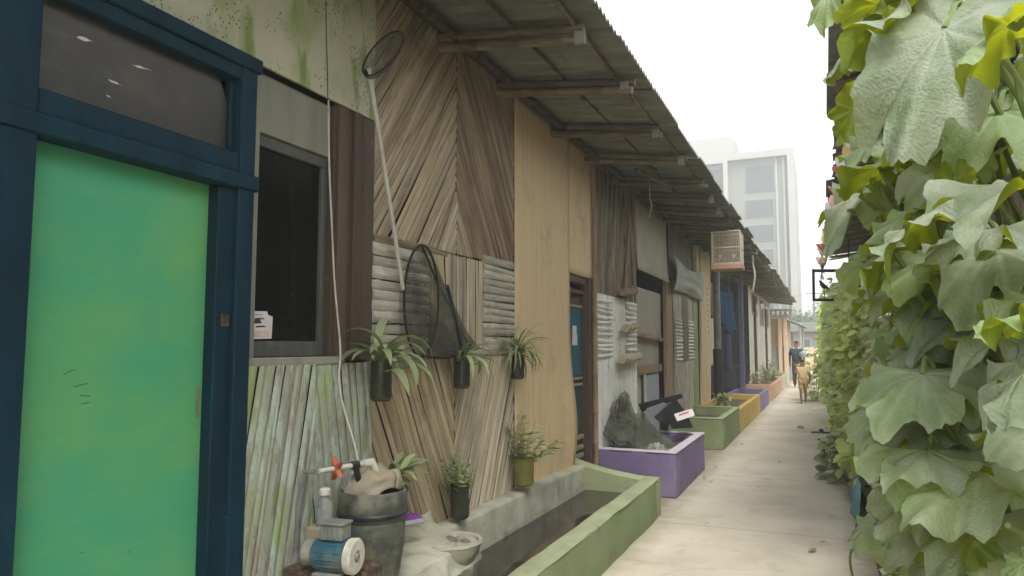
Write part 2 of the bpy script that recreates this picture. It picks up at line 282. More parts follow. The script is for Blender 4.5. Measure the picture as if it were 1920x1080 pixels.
        if st:
            vo = t.n('ShaderNodeTexVoronoi', feature='SMOOTH_F1'); t.l(t.coord(True, (1, 1, 0)), vo.inputs['Vector']); vo.inputs['Scale'].default_value = 26
            t.bump(t.math('ADD', t.math('MULTIPLY', vo.outputs['Distance'], -1.2), t.math('MULTIPLY', sp.outputs[2], -.5)), .35, .006)
        t.fin(c, .6 if st else .5, .3)
        tl = t.n('ShaderNodeBsdfTranslucent'); cc = t.tint(t.mix(t.rng(t.noise(o, 12, 4), .3, .7, 0, .4), trc, tuple(x*.7 for x in trc[:3])+(1,)), .25); t.l(cc, tl.inputs[0])
        mx = t.n('ShaderNodeMixShader'); mx.inputs[0].default_value = trf; t.l(t.b.outputs[0], mx.inputs[1]); t.l(tl.outputs[0], mx.inputs[2]); t.l(mx.outputs[0], t.out.inputs[0])
        MT[nm] = t.m
special()
def flat(name, rgb, rough=.6, tint=0):
    MT[name] = mat(name, [C(*[x*.94 for x in rgb]), C(*rgb)], (1, 1, 1), 9, 4, rough, tint or .04, .1, 40)
for nm, c in (('teal_panel', (22, 104, 118)), ('dark_teal', (40, 82, 88)), ('flag_pink', (214, 160, 144)), ('flag_yellow', (222, 186, 96)), ('flag_white', (222, 220, 212)),
              ('flag_blue', (92, 120, 150)), ('flag_red', (180, 84, 74)), ('black_iron', (34, 34, 36)), ('teal_tie', (84, 108, 104)), ('white_tie', (142, 144, 136)), ('red_mark', (190, 96, 90)), ('wire', (60, 58, 54))): flat(nm, c)

# ------------------------------------------------------------------ mesh building
class MB:
    def __init__(s): s.v = []; s.f = []; s.t = []; s.s = []; s.sm = []
    def add(s, vs, fs, t=None, st=None, smooth=False):
        o = len(s.v); t = rnd.random() if t is None else t
        s.v += [tuple(p) for p in vs]; s.f += [tuple(i+o for i in f) for f in fs]; s.sm += [smooth]*len(fs)
        s.t += [t]*len(vs) if not isinstance(t, list) else t
        s.s += st if st else [(p[0], p[1]+p[2]*.37, p[2]) for p in vs]
        return s
    def box(s, x0, x1, y0, y1, z0, z1, t=None, M=None):
        vs = [V((x, y, z)) for x in (x0, x1) for y in (y0, y1) for z in (z0, z1)]
        if M: vs = [M @ p for p in vs]
        return s.add(vs, [(0, 1, 3, 2), (4, 6, 7, 5), (0, 4, 5, 1), (2, 3, 7, 6), (0, 2, 6, 4), (1, 5, 7, 3)], t)
    def prism(s, poly, x0, x1, t=None):            # polygon in (y,z), thickness along x
        n = len(poly); vs = [V((x0, y, z)) for y, z in poly] + [V((x1, y, z)) for y, z in poly]
        a = sum(poly[i][0]*poly[(i+1) % n][1]-poly[(i+1) % n][0]*poly[i][1] for i in range(n))
        fs = [tuple(range(n))[::-1], tuple(range(n, 2*n))] + [(i, (i+1) % n, n+(i+1) % n, n+i) for i in range(n)]
        if (a < 0) != (x1 < x0): fs = [f[::-1] for f in fs]
        return s.add(vs, fs, t)
    def tube(s, pts, r, n=8, t=None, cap=True, nodes=0, flatten=None):
        pts = [V(p) for p in pts]; L = len(pts); rs = r if isinstance(r, list) else [r]*L
        if nodes and L == 2:                       # bamboo joints
            a, b = pts; ln = (b-a).length; np_, nr = [a], [rs[0]]; d = nodes*rnd.uniform(.2, .9)
            while d < ln-.02:
                for e, k in ((-.012, 1), (-.004, 1.13), (.004, 1.13), (.012, 1)):
                    q = (d+e)/ln
                    if 0 < q < 1: np_.append(a.lerp(b, q)); nr.append((rs[0]*(1-q)+rs[1]*q)*k)
                d += nodes*rnd.uniform(.8, 1.2)
            pts, rs = np_+[b], nr+[rs[1]]; L = len(pts)
        vs, st = [], []; t = rnd.random() if t is None else t; lng = 0; rr = rnd.random()*20
        d0 = (pts[1]-pts[0]).normalized(); ax = V((0, 0, 1)) if abs(d0.z) < .9 else V((1, 0, 0)); nx = d0.cross(ax).normalized()
        for i, p in enumerate(pts):
            d = (pts[min(i+1, L-1)]-pts[max(i-1, 0)]).normalized()
            nx = (nx - d*nx.dot(d)).normalized(); ny = d.cross(nx)
            if i: lng += (p-pts[i-1]).length
            for k in range(n):
                a = 2*PI*k/n; q = nx*math.cos(a)*rs[i]+ny*math.sin(a)*rs[i]
                if flatten: q = q - V(flatten[0])*(q.dot(V(flatten[0])))*(1-flatten[1])
                vs.append(p+q); st.append((lng+rr, k/n*rs[0]*6, rr))
        fs = [(i*n+k, i*n+(k+1) % n, (i+1)*n+(k+1) % n, (i+1)*n+k) for i in range(L-1) for k in range(n)]
        s.add(vs, fs, t, st, True)
        if cap:
            o = len(s.v)-L*n; s.f += [tuple(o+k for k in range(n))[::-1], tuple(o+(L-1)*n+k for k in range(n))]; s.sm += [False, False]
        return s
    def lathe(s, prof, c, n=24, t=None, M=None, sq=None, wob=0):
        vs = []; c = V(c)
        for r, z in prof:
            for k in range(n):
                a = 2*PI*k/n; w = 1+wob*mnoise.noise(V((math.cos(a)*1.7, math.sin(a)*1.7, z*6+c.y*9)))
                x, y = math.cos(a), math.sin(a)
                if sq: e = (abs(x)**sq+abs(y)**sq)**(-1/sq); x *= e; y *= e
                p = V((r*x*w, r*y*w, z)); vs.append(c+(M @ p if M else p))
        L = len(prof)
        fs = [(i*n+k, i*n+(k+1) % n, (i+1)*n+(k+1) % n, (i+1)*n+k) for i in range(L-1) for k in range(n)]
        s.add(vs, fs, t, None, True)
        o = len(s.v)-L*n
        if prof[0][0] > 1e-4: s.f.append(tuple(o+k for k in range(n))[::-1]); s.sm.append(False)
        if prof[-1][0] > 1e-4: s.f.append(tuple(o+(L-1)*n+k for k in range(n))); s.sm.append(False)
        return s
    def grid(s, fn, nu, nv, t=None, smooth=True, stf=None):
        vs, st = [], []
        for i in range(nu+1):
            for j in range(nv+1):
                p = V(fn(i/nu, j/nv)); vs.append(p); st.append(stf(i/nu, j/nv) if stf else (p.x+p.y, p.z, 0))
        return s.add(vs, [(i*(nv+1)+j, (i+1)*(nv+1)+j, (i+1)*(nv+1)+j+1, i*(nv+1)+j+1) for i in range(nu) for j in range(nv)], t, st, smooth)
    def slat(s, p0, p1, w, h, nrm, seg=.3, t=None, wav=.004):
        p0, p1, nrm = V(p0), V(p1), V(nrm); d = p1-p0; L = d.length
        if L < .01: return s
        d.normalize(); side = nrm.cross(d).normalized(); N = max(1, int(L/seg)); vs, st = [], []; rr = rnd.random()*30; ph = rnd.random()*99
        for i in range(N+1):
            u = i/N*L; o = side*wav*mnoise.noise(V((u*1.5, ph, 0)))*2; bp = nrm*.002*mnoise.noise(V((u*3, ph, 4)))
            for k in range(5):
                q = (k-2)/2; vs.append(p0+d*u+o+bp+side*q*w/2+nrm*h*(1-q*q)); st.append((u+rr, q*w/2+rr, rr))
        s.add(vs, [(i*5+k, (i+1)*5+k, (i+1)*5+k+1, i*5+k+1) for i in range(N) for k in range(4)], t, st, True)
        return s
    def build(s, name, m, parent=None, clip=None, bevel=0, solid=0, sharp=40):
        me = bpy.data.meshes.new(name); off = V((0, 0, 0)); q = parent
        while q is not None: off += q.location; q = q.parent
        me.from_pydata([(x-off.x, y-off.y, z-off.z) for x, y, z in s.v], [], s.f)
        a = me.attributes.new('tint', 'FLOAT', 'POINT'); a.data.foreach_set('value', s.t)
        a = me.attributes.new('st', 'FLOAT_VECTOR', 'POINT'); a.data.foreach_set('vector', [c for p in s.s for c in p])
        me.polygons.foreach_set('use_smooth', s.sm)
        if clip:
            bm = bmesh.new(); bm.from_mesh(me)
            for cp, cn in clip: bmesh.ops.bisect_plane(bm, geom=bm.verts[:]+bm.edges[:]+bm.faces[:], plane_co=V(cp)-off, plane_no=cn, clear_outer=True, dist=1e-5)
            bm.to_mesh(me); bm.free()
        me.materials.append(MT[m] if isinstance(m, str) else m); me.set_sharp_from_angle(angle=R_(sharp))
        o = bpy.data.objects.new(name, me); COL.objects.link(o)
        if parent is not None: o.parent = parent
        if bevel: b = o.modifiers.new('bevel', 'BEVEL'); b.width = bevel; b.segments = 2; b.limit_method = 'ANGLE'; b.angle_limit = R_(40)
        if solid: b = o.modifiers.new('solid', 'SOLIDIFY'); b.thickness = solid; b.offset = 0
        return o
def thing(name, label, cat, loc=(0, 0, 0), group=None):
    o = bpy.data.objects.new(name, None); COL.objects.link(o); o.location = loc; o.empty_display_size = .1
    return tag(o, label, cat, group)
def tag(o, label, cat, group=None):
    o['label'] = label; o['category'] = cat
    if group: o['group'] = group
    return o
def kind(o, k): o['kind'] = k; return o
def box(name, m, parent, x0, x1, y0, y1, z0, z1, bevel=.004): return MB().box(x0, x1, y0, y1, z0, z1).build(name, m, parent, bevel=bevel)
def rough(o, amt=.012, lv=4, size=.18):
    o.modifiers.clear(); b = o.modifiers.new('bevel', 'BEVEL'); b.width = .014; b.segments = 2; b.limit_method = 'ANGLE'; b.angle_limit = R_(40)
    s_ = o.modifiers.new('sub', 'SUBSURF'); s_.subdivision_type = 'SIMPLE'; s_.levels = s_.render_levels = lv
    tx = bpy.data.textures.new('plaster', 'CLOUDS'); tx.noise_scale = size; tx.noise_depth = 3
    d = o.modifiers.new('rough', 'DISPLACE'); d.texture = tx; d.texture_coords = 'GLOBAL'; d.strength = amt*2; d.mid_level = .5; return o
def rect_clip(y0, y1, z0, z1): return [((0, y0, 0), (0, -1, 0)), ((0, y1, 0), (0, 1, 0)), ((0, 0, z0), (0, 0, -1)), ((0, 0, z1), (0, 0, 1))]
def slat_panel(name, m, parent, y0, y1, z0, z1, ang, w=.034, h=.008, x=FX, jit=2.0, clip=None, fan=0, gap=.95):
    """split-bamboo strips laid at one angle over a rectangle of the wall, cut to its edges"""
    mb = MB(); cy, cz = (y0+y1)/2, (z0+z1)/2; rad = math.hypot(y1-y0, z1-z0)/2+.08; o = -rad
    while o < rad:
        ww = w*rnd.uniform(.55, 1.5); o += ww/2
        a = R_(ang+rnd.gauss(0, jit*.4)+fan*o/rad); d = V((0, math.cos(a), math.sin(a))); nrm = V((0, -math.sin(a), math.cos(a)))
        # clip the strip's line to the box (padded), so that no strip is longer than it must be
        c = V((0, cy, cz))+V((0, -math.sin(R_(ang)), math.cos(R_(ang))))*o; t0, t1 = -rad*1.2, rad*1.2; ok = True
        for pc, dc, lo, hi in ((c.y, d.y, y0-w, y1+w), (c.z, d.z, z0-w, z1+w)):
            if abs(dc) < 1e-5: ok = ok and lo < pc < hi; continue
            a0, a1 = sorted(((lo-pc)/dc, (hi-pc)/dc)); t0, t1 = max(t0, a0), min(t1, a1)
        if ok and t1 > t0:
            xx = x+rnd.uniform(0, .004)
            mb.slat(V((xx, 0, 0))+c+d*t0, V((xx, 0, 0))+c+d*t1, ww*gap, h*rnd.uniform(.7, 1.3), (1, 0, 0))
        o += ww/2
    return mb.build(name, m, parent, clip=clip or rect_clip(y0, y1, z0, z1), solid=0)
def pole_panel(name, m, parent, y0, y1, z0, z1, r=.03, x=FX, ragged=.01):
    mb = MB(); z = z0
    while z < z1:
        rr = r*rnd.uniform(.8, 1.15); z += rr
        mb.tube([(x+.004, y0+rnd.uniform(-ragged, ragged), z+rnd.uniform(-.004, .004)), (x+.004, y1+rnd.uniform(-ragged, ragged), z+rnd.uniform(-.006, .006))], [rr, rr*.94], 10, nodes=.34, flatten=((1, 0, 0), .7)); z += rr
    return mb.build(name, m, parent)
EXPO = 1.84; HAZE = .0052
# ------------------------------------------------------------------ the setting
def slab(name, x0, x1, y0, y1, z, m, nx=8, ny=60, amp=.0):
    mb = MB(); mb.grid(lambda u, v: (x0+(x1-x0)*v, y0+(y1-y0)*u, z+amp*mnoise.noise(V((v*3, u*(y1-y0)*.7, z)))), ny, nx)
    return kind(mb.build(name, m), 'structure')
slab('ground', -400, 400, -100, 700, -.05, 'ground', 4, 4)
slab('path', -1.75, .28, -6, 33, 0, 'concrete_path', 12, 160, .004)
slab('soil', .27, 4, -6, 60, .012, 'soil', 20, 120, .02)
slab('house_floor', -7, -1.74, -6, 34, .006, 'soil', 6, 40, .004)
slab('lane', -6, 4, 32.9, 120, -.012, 'concrete_path', 6, 30)

# ------------------------------------------------------------------ roofs of the row
EAVE, WZ = -1.1, 3.42
def roof(parent, y0, y1, rafters, edge=EAVE, z_w=WZ, slope=.14, back=-5.6, pitch=.076, sag=.03, rag=.03, m='roof_sheet', far=False, xw=FX, sgn=1, ties=True):
    """corrugated sheets on paired bamboo rafters; the lip overhangs the lane"""
    mb = MB(); y = y0; up = 0
    while y < y1-.05:
        w = min(.92, y1-y); e = edge+rnd.uniform(-rag, rag)*sgn; dz = up*.012+rnd.uniform(-.008, .008); up ^= 1; tt = rnd.random()
        n = max(2, int(w/pitch*(5 if far else 8)))
        def P(u, v, lowz=0):
            yy = y+w*u*1.03; x = e+(back-e)*v
            z = z_w+.12-(x-xw)*sgn*slope + dz + .014*math.sin(2*PI*yy/pitch) + sag*mnoise.noise(V((yy*.35, v*2, 1.3)))+lowz
            return (x, yy, z)
        nv = 4
        mb.grid(lambda u, v: P(u, v), n, nv, tt, True, lambda u, v: (v*4, u*w+tt*9, tt))
        mb.grid(lambda u, v: P(u, v, -.007), n, nv, tt, True, lambda u, v: (v*4, u*w+tt*9, tt))
        k = [P(i/n, 0) for i in range(n+1)]; k2 = [P(i/n, 0, -.007) for i in range(n+1)]
        mb.add(k+k2, [(i, i+1, n+2+i, n+1+i) for i in range(n)], tt)
        y += w
    r = mb.build('roof', m, parent, sharp=70)
    for yr in rafters:
        mb = MB(); xe = edge-.1*sgn+rnd.uniform(-.03, .03)
        for dz, dy in ((.0, 0), (-.062, rnd.uniform(-.02, .02))):
            zz = lambda x: z_w+.04+dz-(x-xw)*sgn*slope*.9
            xs = xe+rnd.uniform(-.06, .06); q = rnd.uniform(-.02, .02)
            mb.tube([(xw-.25*sgn, yr+dy-q, zz(xw-.25*sgn)), (xs, yr+dy+q, zz(xs)+rnd.uniform(-.012, .012))], [.033, .027], 9, nodes=.3)
        mb.build('rafter', 'bamboo_pole', r)
        if ties:
            mb = MB(); xs = xe-.035*sgn
            mb.tube([(xs-.03, yr, WZ-.0-(xs-xw)*sgn*slope*.9), (xs+.03, yr+.005, WZ-.0-(xs-xw)*sgn*slope*.9)], .052, 10, flatten=((0, 1, 0), .66))
            mb.build('tie', rnd.choice(['white_tie', 'teal_tie', 'white_tie'] if yr < 9 else ['white_tie', 'bamboo_pole', 'bamboo_pole']), r)
    # long poles along the eave and thin battens under the sheets
    for bx_, bz, br, mm in ((edge-.17*sgn, .075, .018, 'bamboo_pole'), ((edge+xw)/2, .085, .011, 'post_dark'), (xw+.13*sgn, .03, .03, 'post_dark')):
        mb = MB(); yy = y0
        while yy < y1:
            ye = min(y1, yy+rnd.uniform(1.8, 2.8)); z = z_w+bz-(bx_-xw)*sgn*slope*.93
            mb.tube([(bx_+rnd.uniform(-.02, .02), yy-.12, z), (bx_+rnd.uniform(-.02, .02), ye, z+rnd.uniform(-.012, .012))], [br, br*.85], 8, nodes=.35); yy = ye
        mb.build('batten', mm, r)
    return r
def core(parent, y0, y1, z0, z1, m='interior', x=FX-.07, th=.05): return box('wall', m, parent, x-th, x, y0, y1, z0, z1, 0)
def shell(parent, y0, y1, depth=3.3, z1=3.5):
    mb = MB(); mb.box(FX-depth-.1, FX-depth, y0, y1, 0, z1+.3)
    for y in (y0+.01, y1-.07): mb.box(FX-depth, FX-.13, y, y+.06, 0, z1)
    return mb.build('side_wall', 'interior', parent)

# ------------------------------------------------------------------ house with the green door
hA = thing('row_house', 'house with bright green door, dark blue frame and mould-spotted plywood above', 'house', (FX, 1.5, 0))
yA1 = fyz(693, 447)[0]
Ys = lambda u, v=640: fyz(u, v)[0]
yd0, yd1 = 1.345, 2.065                         # door leaf
yj = 2.235                                      # outer edge of the frame
shell(hA, -1.5, yA1)
core(hA, -1.5, 2.24, 0, 2.15); core(hA, -1.5, yA1, 2.72, 3.5)
core(hA, 2.24, yA1, 0, 1.44)
box('back_panel', 'interior', hA, FX-.75, FX-.7, -1.4, yA1-.1, .05, 3.3, 0)
# frame
mb = MB()
mb.box(FX-.05, FX+.02, 1.0, 1.20, 0, 2.9); mb.box(FX-.03, FX+.05, 1.20, yd0, 0, 2.15); mb.box(FX-.03, FX+.052, 1.2, 1.34, 2.153, 2.9)
mb.box(FX-.03, FX+.03, yd1, 2.155, 0, 2.14); mb.box(FX-.028, FX+.05, 2.15, yj, 0, 2.69)
mb.box(FX-.03, FX+.06, 1.2, 2.25, 2.14, 2.205); mb.box(FX-.02, FX+.045, 1.342, 2.148, 2.205, 2.285)
mb.box(FX-.02, FX+.047, 1.342, 2.148, 2.59, 2.645); mb.box(FX-.02, FX+.062, 1.2, 2.252, 2.645, 2.705)
mb.box(FX-.02, FX+.012, 2.125, 2.148, 2.285, 2.59)
fr = mb.build('door_frame', 'teal_frame', hA, bevel=.006)
pane = MB().prism([(1.335, 2.28), (2.135, 2.28), (2.135, 2.47), (2.085, 2.575), (2.07, 2.595), (1.335, 2.595)], FX-.012, FX-.006).build('transom_pane', 'dusty_glass', hA)
for u, v, L, w, a in ((160, 74, .06, .014, .12), (266, 127, .075, .007, .1), (216, 155, .055, .008, -.02), (204, 181, .02, .006, -.1)):
    y, z = fyz(u, v, FX-.005); MB().grid(lambda s, q: (FX-.004, y+(s-.5)*L, z+(q-.5)*w*math.sin(PI*min(1, s*1.2+.02))+(s-.5)*L*a+.003*mnoise.noise(V((s*6, q*3, u)))), 8, 2).build('torn_paper', 'paper', pane)
box('transom_backing', 'interior', hA, FX-.09, FX-.08, 1.2, 2.24, 2.2, 2.75, 0)
# door leaf
door = MB().box(FX-.055, FX-.025, yd0-.01, yd1+.004, .04, 2.145).build('door', 'green_door', hA, bevel=.003)
y, z = fyz(405, 598); mb = MB(); mb.box(FX-.03, FX+.036, y-.005, y+.035, z-.03, z+.02); mb.box(FX-.03, FX+.044, y+.004, y+.022, z-.012, z+.006); mb.build('latch', 'rust', door, bevel=.003)
y, z = fyz(380, 755); mb = MB().grid(lambda s, q: (FX-.022, y-.012+.016*q+.006*mnoise.noise(V((s*5, 0, 0))), z-.06+.12*s), 10, 3); mb.build('splinter', 'paint_moss', door)
for u, v, L, a in ((130, 697, .035, .5), (152, 722, .05, .15), (160, 742, .035, -.1), (160, 756, .028, .1)):
    y, z = fyz(u, v, FX-.024); MB().tube([(FX-.0245, y+(i/5-.5)*L, z+a*(i/5-.5)*L+.004*mnoise.noise(V((i*.7, u, 0)))) for i in range(6)], .0012, 5).build('scratch', 'dark_teal', door)
# plywood above
up = MB().prism([(-1.5, 2.71), (yA1+.0, 2.712), (yA1, 3.50), (-1.5, 3.50)], FX+.002, FX+.016).build('upper_panel', 'mould_plywood', hA)
# window and its posts
zs = 1.45; yw0, yw1 = yj+.005, Ys(692)
yg0, yg1 = Ys(480), fyz(601, 500, FX-.046)[0]; ysr = fyz(621, 500, FX-.046)[0]
zt = fyz(483, 205)[1]
win = MB().box(FX-.06, FX-.01, yw0, yg0, zs, 2.705).build('window', 'grey_wood', hA, bevel=.004)
zh = fyz(560, 245)[1]
box('head_board', 'grey_wood', win, FX-.062, FX-.03, yg0, ysr, zh-.06, 2.70)
zg1 = zh-.06
mb = MB(); mb.box(FX-.075, FX-.045, yg0, ysr, zg1-.055, zg1-.002); mb.box(FX-.075, FX-.046, yg1, ysr, zs+.06, zg1-.055); mb.box(FX-.075, FX-.044, yg0, ysr, zs+.005, zs+.075); mb.build('frame', 'sash_grey', win, bevel=.004)
gl = box('pane', 'dark_glass', win, FX-.07, FX-.066, yg0-.01, yg1+.01, zs+.07, zg1-.04, 0)
mb = MB(); y0_, y1_ = fyz(470, 600, FX-.043)[0], fyz(511, 600, FX-.043)[0]; za, zb = fyz(490, 636)[1], fyz(490, 583)[1]
mb.prism([(y0_+.01, za), (y1_-.004, za+.004), (y1_, zb-.02), (y1_-.03, zb-.012), (y1_-.035, zb+.003), (y0_+.008, zb)], FX-.044, FX-.042); stk = mb.build('sticker', 'paper', win)
mb = MB()
for k, (a, b, c, d) in enumerate(((.1, .5, .55, .72), (.15, .62, .70, .78), (.2, .7, .42, .5), (.1, .55, .86, .9))):
    mb.prism([(y0_+(y1_-y0_)*a, za+(zb-za)*c), (y0_+(y1_-y0_)*b, za+(zb-za)*(c+.03)), (y0_+(y1_-y0_)*(b-.1), za+(zb-za)*d), (y0_+(y1_-y0_)*(a+.05), za+(zb-za)*(d-.02))], FX-.0415, FX-.041)
mb.build('print', 'ink', win)
MB().prism([(y0_+(y1_-y0_)*.1, za+(zb-za)*.08), (y1_-.02, za+(zb-za)*.1), (y1_-.02, za+(zb-za)*.34), (y0_+(y1_-y0_)*.15, za+(zb-za)*.3)], FX-.0413, FX-.0405).build('pink_stripe', 'paper_pink', win)
mb = MB()
for a, b, d in ((622, 632, .0), (632, 650, .022), (650, 662, .008), (662, 677, .03), (677, 691, .018)):
    mb.box(FX-.07, FX+d, fyz(a, 500, FX+d)[0]+.001, fyz(b, 500, FX+d)[0] if b < 691 else yw1, zs-.02 if a > 630 else zs, 2.705)
mb.build('window_post', 'brown_paint', hA, bevel=.005)
mb = MB(); mb.box(FX-.06, FX+.035, yj-.01, Ys(640, 500), zs-.035, zs+.003); mb.build('sill', 'grey_wood', hA, bevel=.006)
# weathered bamboo below
ym = Ys(578, 760)
slat_panel('bamboo_panel', 'bamboo_lichen', hA, yj-.035, ym, .02, zs-.03, 80, .046, .007, FX+.03, 1.6, fan=2, gap=.99)
slat_panel('bamboo_panel', 'bamboo_lichen', hA, ym, yA1+.005, .02, zs-.03, 100, .046, .007, FX+.022, 1.6, fan=5, gap=.99)
roof(hA, -1.6, yA1+.02, [-1.2, -.2, .9, 1.9, 2.9])

# ------------------------------------------------------------------ house with the chevron bamboo front
hB = thing('row_house', 'house with diamond-patterned split bamboo front and tan plywood beside a narrow teal door', 'house', (FX, 5, 0))
yB0, yB1 = yA1+.003, 7.04; yc, yp = Ys(853, 300), Ys(961, 500)
shell(hB, yB0+.06, yB1); core(hB, yB0, 6.3, 0, 3.5); core(hB, 6.3, yB1, 2.25, 3.5)
zr = 2.09; zb_ = 1.48
slat_panel('bamboo_panel', 'bamboo_tan', hB, yB0, yc, zr, 3.5, 54, .036, .009, FX+.0, 1.3, gap=.99)
slat_panel('bamboo_panel', 'bamboo_brown', hB, yc, yp, zr+.02, 3.5, 180-56, .036, .009, FX+.003, 1.3, gap=.99)
# the pale peak laid over the bottom of the chevron
pk = [((0, yc-.02, zr+.42), (0, -.86, .5)), ((0, yc-.02, zr+.42), (0, .86, .5)), ((0, 0, zr+.01), (0, 0, -1))]
slat_panel('bamboo_panel', 'bamboo_pale', hB, yc-.25, yc+.01, zr, zr+.42, 58, .03, .008, FX+.016, 1.5, clip=pk+[((0, yc-.01, 0), (0, 1, 0))])
slat_panel('bamboo_panel', 'bamboo_tan', hB, yc-.01, yc+.25, zr, zr+.42, 122, .03, .008, FX+.014, 1.5, clip=pk+[((0, yc-.01, 0), (0, -1, 0))])
MB().slat((FX+.008, yB0+.01, zr-.012), (FX+.008, Ys(835, 480), zr-.0), .05, .012, (1, 0, 0)).build('rail', 'bamboo_brown', hB)
yq0, yq1 = Ys(836, 560), Ys(902, 560)
pole_panel('bamboo_band', 'bamboo_grey', hB, yB0+.005, Ys(800, 600), zb_-.1, zr-.03, .031)
slat_panel('bamboo_panel', 'bamboo_tan', hB, Ys(770, 600), yq0, zb_-.03, zr-.02, 96, .04, .009, FX+.006, 3)
slat_panel('bamboo_panel', 'bamboo_pale', hB, yq0, yq1, zb_-.03, zr+.005, 90, .05, .007, FX+.004, 1)
pole_panel('bamboo_band', 'bamboo_grey', hB, yq1+.005, yp-.005, zb_-.02, zr+.01, .027)
MB().slat((FX+.012, yq0, zb_-.03), (FX+.012, yp, zb_-.03), .035, .01, (1, 0, 0)).build('rail', 'bamboo_pale', hB)
slat_panel('bamboo_panel', 'bamboo_tan', hB, yB0, yc, .02, zb_-.03, 180-62, .038, .010, FX+.0, 1.6, gap=.98)
slat_panel('bamboo_panel', 'bamboo_pale', hB, yc, yp, .02, zb_-.045, 66, .038, .008, FX+.003, 1.4, gap=.99)
# plywood: the long sheet bulges at its loose lower corner
ydo = 6.36
def ply(u, v):
    y = yp+(Ys(1064, 560)-yp)*u; z = .02+v*3.5
    return (FX+.018+.05*max(0, u-.55)**1.5*math.exp(-((z-.75)/.45)**2)*3+.004*mnoise.noise(V((y*1.2, z*.9, 0))), y+.07*u*math.exp(-((z-.8)/.5)**2), z)
MB().grid(ply, 16, 40, .5).build('plywood_sheet', 'plywood', hB, solid=.008)
mb = MB(); ya, yb = Ys(1052, 400), Ys(1107, 400)
mb.grid(lambda u, v: (FX+.012+.006*mnoise.noise(V((u*2, v*3, 5))), ya+(yb-ya)*u, 2.20+1.3*v-.01*u), 8, 20, .6); mb.build('plywood_sheet', 'plywood', hB, solid=.008)
# narrow door in a brown frame
mb = MB(); yf1 = Ys(1107, 700)
mb.box(FX-.06, FX+.02, yf1-.09, yf1, 0, 2.2); mb.box(FX-.06, FX+.0, yf1-.14, yf1-.09, 0, 2.2); mb.box(FX-.06, FX+.0, ydo-.1, yf1-.14, 2.12, 2.2); mb.box(FX-.06, FX-.01, ydo-.1, yf1-.14, 2.02, 2.06)
mb.build('door_frame', 'brown_paint', hB, bevel=.004)
dB = box('door', 'brown_paint', hB, FX-.09, FX-.055, ydo-.1, yf1-.13, .03, 2.02)
box('blue_panel', 'teal_panel', dB, FX-.056, FX-.044, ydo-.08, yf1-.17, 1.22, 1.88)
box('lower_panel', 'dark_teal', dB, FX-.056, FX-.046, ydo-.08, yf1-.18, .66, 1.10)
for z in (1.90, 1.13, 1.19): MB().box(FX-.056, FX-.03, ydo-.1, yf1-.15, z-.014, z+.012).build('rail', 'grey_wood', dB, bevel=.003)
for z in (.62, .52, .44, .36): MB().box(FX-.056, FX-.025, ydo-.1, yf1-.15, z-.022, z+.018).build('louvre', 'grey_wood', dB, bevel=.003)
y, z = fyz(1078, 630, FX-.04); mb = MB()
mb.prism([(y-.08, z-.09), (y+.07, z-.09), (y+.07, z+.0), (y+.05, z+.03), (y+.05, z+.10), (y-.06, z+.10)], FX-.043, FX-.039); mb.build('notice', 'paper', dB)
y, z = fyz(1071, 545, FX-.04); MB().prism([(y-.04, z-.04), (y+.03, z-.04), (y+.04, z+.03), (y-.03, z+.04)], FX-.054, FX-.05).build('tag', 'paper_pink', dB)
roof(hB, yB0+.03, yB1, [3.82, 4.71, 5.84, 6.84])
for sg in (1,): MB().tube([(FX+.03, yB1+.012, .02), (FX+.03, yB1+.012, 3.42)], .028, 10, nodes=.35).build('corner_post', 'board_brown', hB)

# ------------------------------------------------------------------ house with the white painted slats and the open bay
hC = thing('row_house', 'house with white painted louvred slats and an open bay lined with cardboard', 'house', (FX, 9, 0))
yC0, yC1 = yB1+.045, 10.95; yo0 = 8.92
shell(hC, yC0, yC1); core(hC, yC0, yo0, 0, 3.5); core(hC, yo0, yC1, 2.5, 3.5)
yc2 = 8.1
slat_panel('bamboo_panel', 'bamboo_dark', hC, yC0, yc2+.25, 2.07, 3.5, 82, .04, .012, FX+.002, 6, fan=10)
slat_panel('bamboo_panel', 'bamboo_brown', hC, yc2+.25, yo0, 2.05, 3.5, 101, .04, .012, FX+.006, 6, fan=8)
for y_, z0, z1, dy in ((8.25, 2.02, 2.95, .25), (8.8, 2.15, 2.9, -.2)): MB().slat((FX+.03, y_, z0), (FX+.03, y_+dy, z1), .07, .02, (1, 0, 0)).build('loose_strip', 'bamboo_brown', hC)
slat_panel('white_backing', 'white_slat', hC, yC0, yo0, .3, 2.07, 90, .16, .006, FX+.0, 1, gap=1)
for y0_, y1_ in ((7.15, 7.75), (8.35, 8.88)):
    mb = MB(); z = 1.40
    while z < 2.06:
        g = rnd.uniform(.042, .075); tl = rnd.uniform(-.008, .008)
        mb.slat((FX+.016, y0_+rnd.uniform(0, .03), z+tl), (FX+.016, y1_-rnd.uniform(0, .03), z-tl), .036, .02, (1, 0, 0)); z += g
    mb.build('louvre', 'white_slat', hC)
for (u0, v0, u1, v1), r in (((1166, 674, 1200, 668), .05), ((1172, 616, 1190, 612), .045), ((1166, 548, 1192, 546), .042)):
    a, b = onx(u0, v0, FX+.09), onx(u1, v1, FX+.06)
    MB().tube([a, b], [r, r*.95], 12, nodes=.3).build('bamboo_stub', 'bamboo_pale' if v0 > 560 else 'bamboo_brown', hC)
MB().grid(lambda u, v: (FX+.015+.01*mnoise.noise(V((u*2, v*2, 7)))+.03*(1-v)**3, yo0-.03+(yC1-.08-yo0)*u, 2.49+.95*v-.02*u), 10, 10, .5).build('plywood_sheet', 'cardboard', hC, solid=.01)
MB().box(FX-.06, FX+.012, yC1-.08, yC1+.30, .3, 2.53).build('door_post', 'board_brown', hC, bevel=.006)
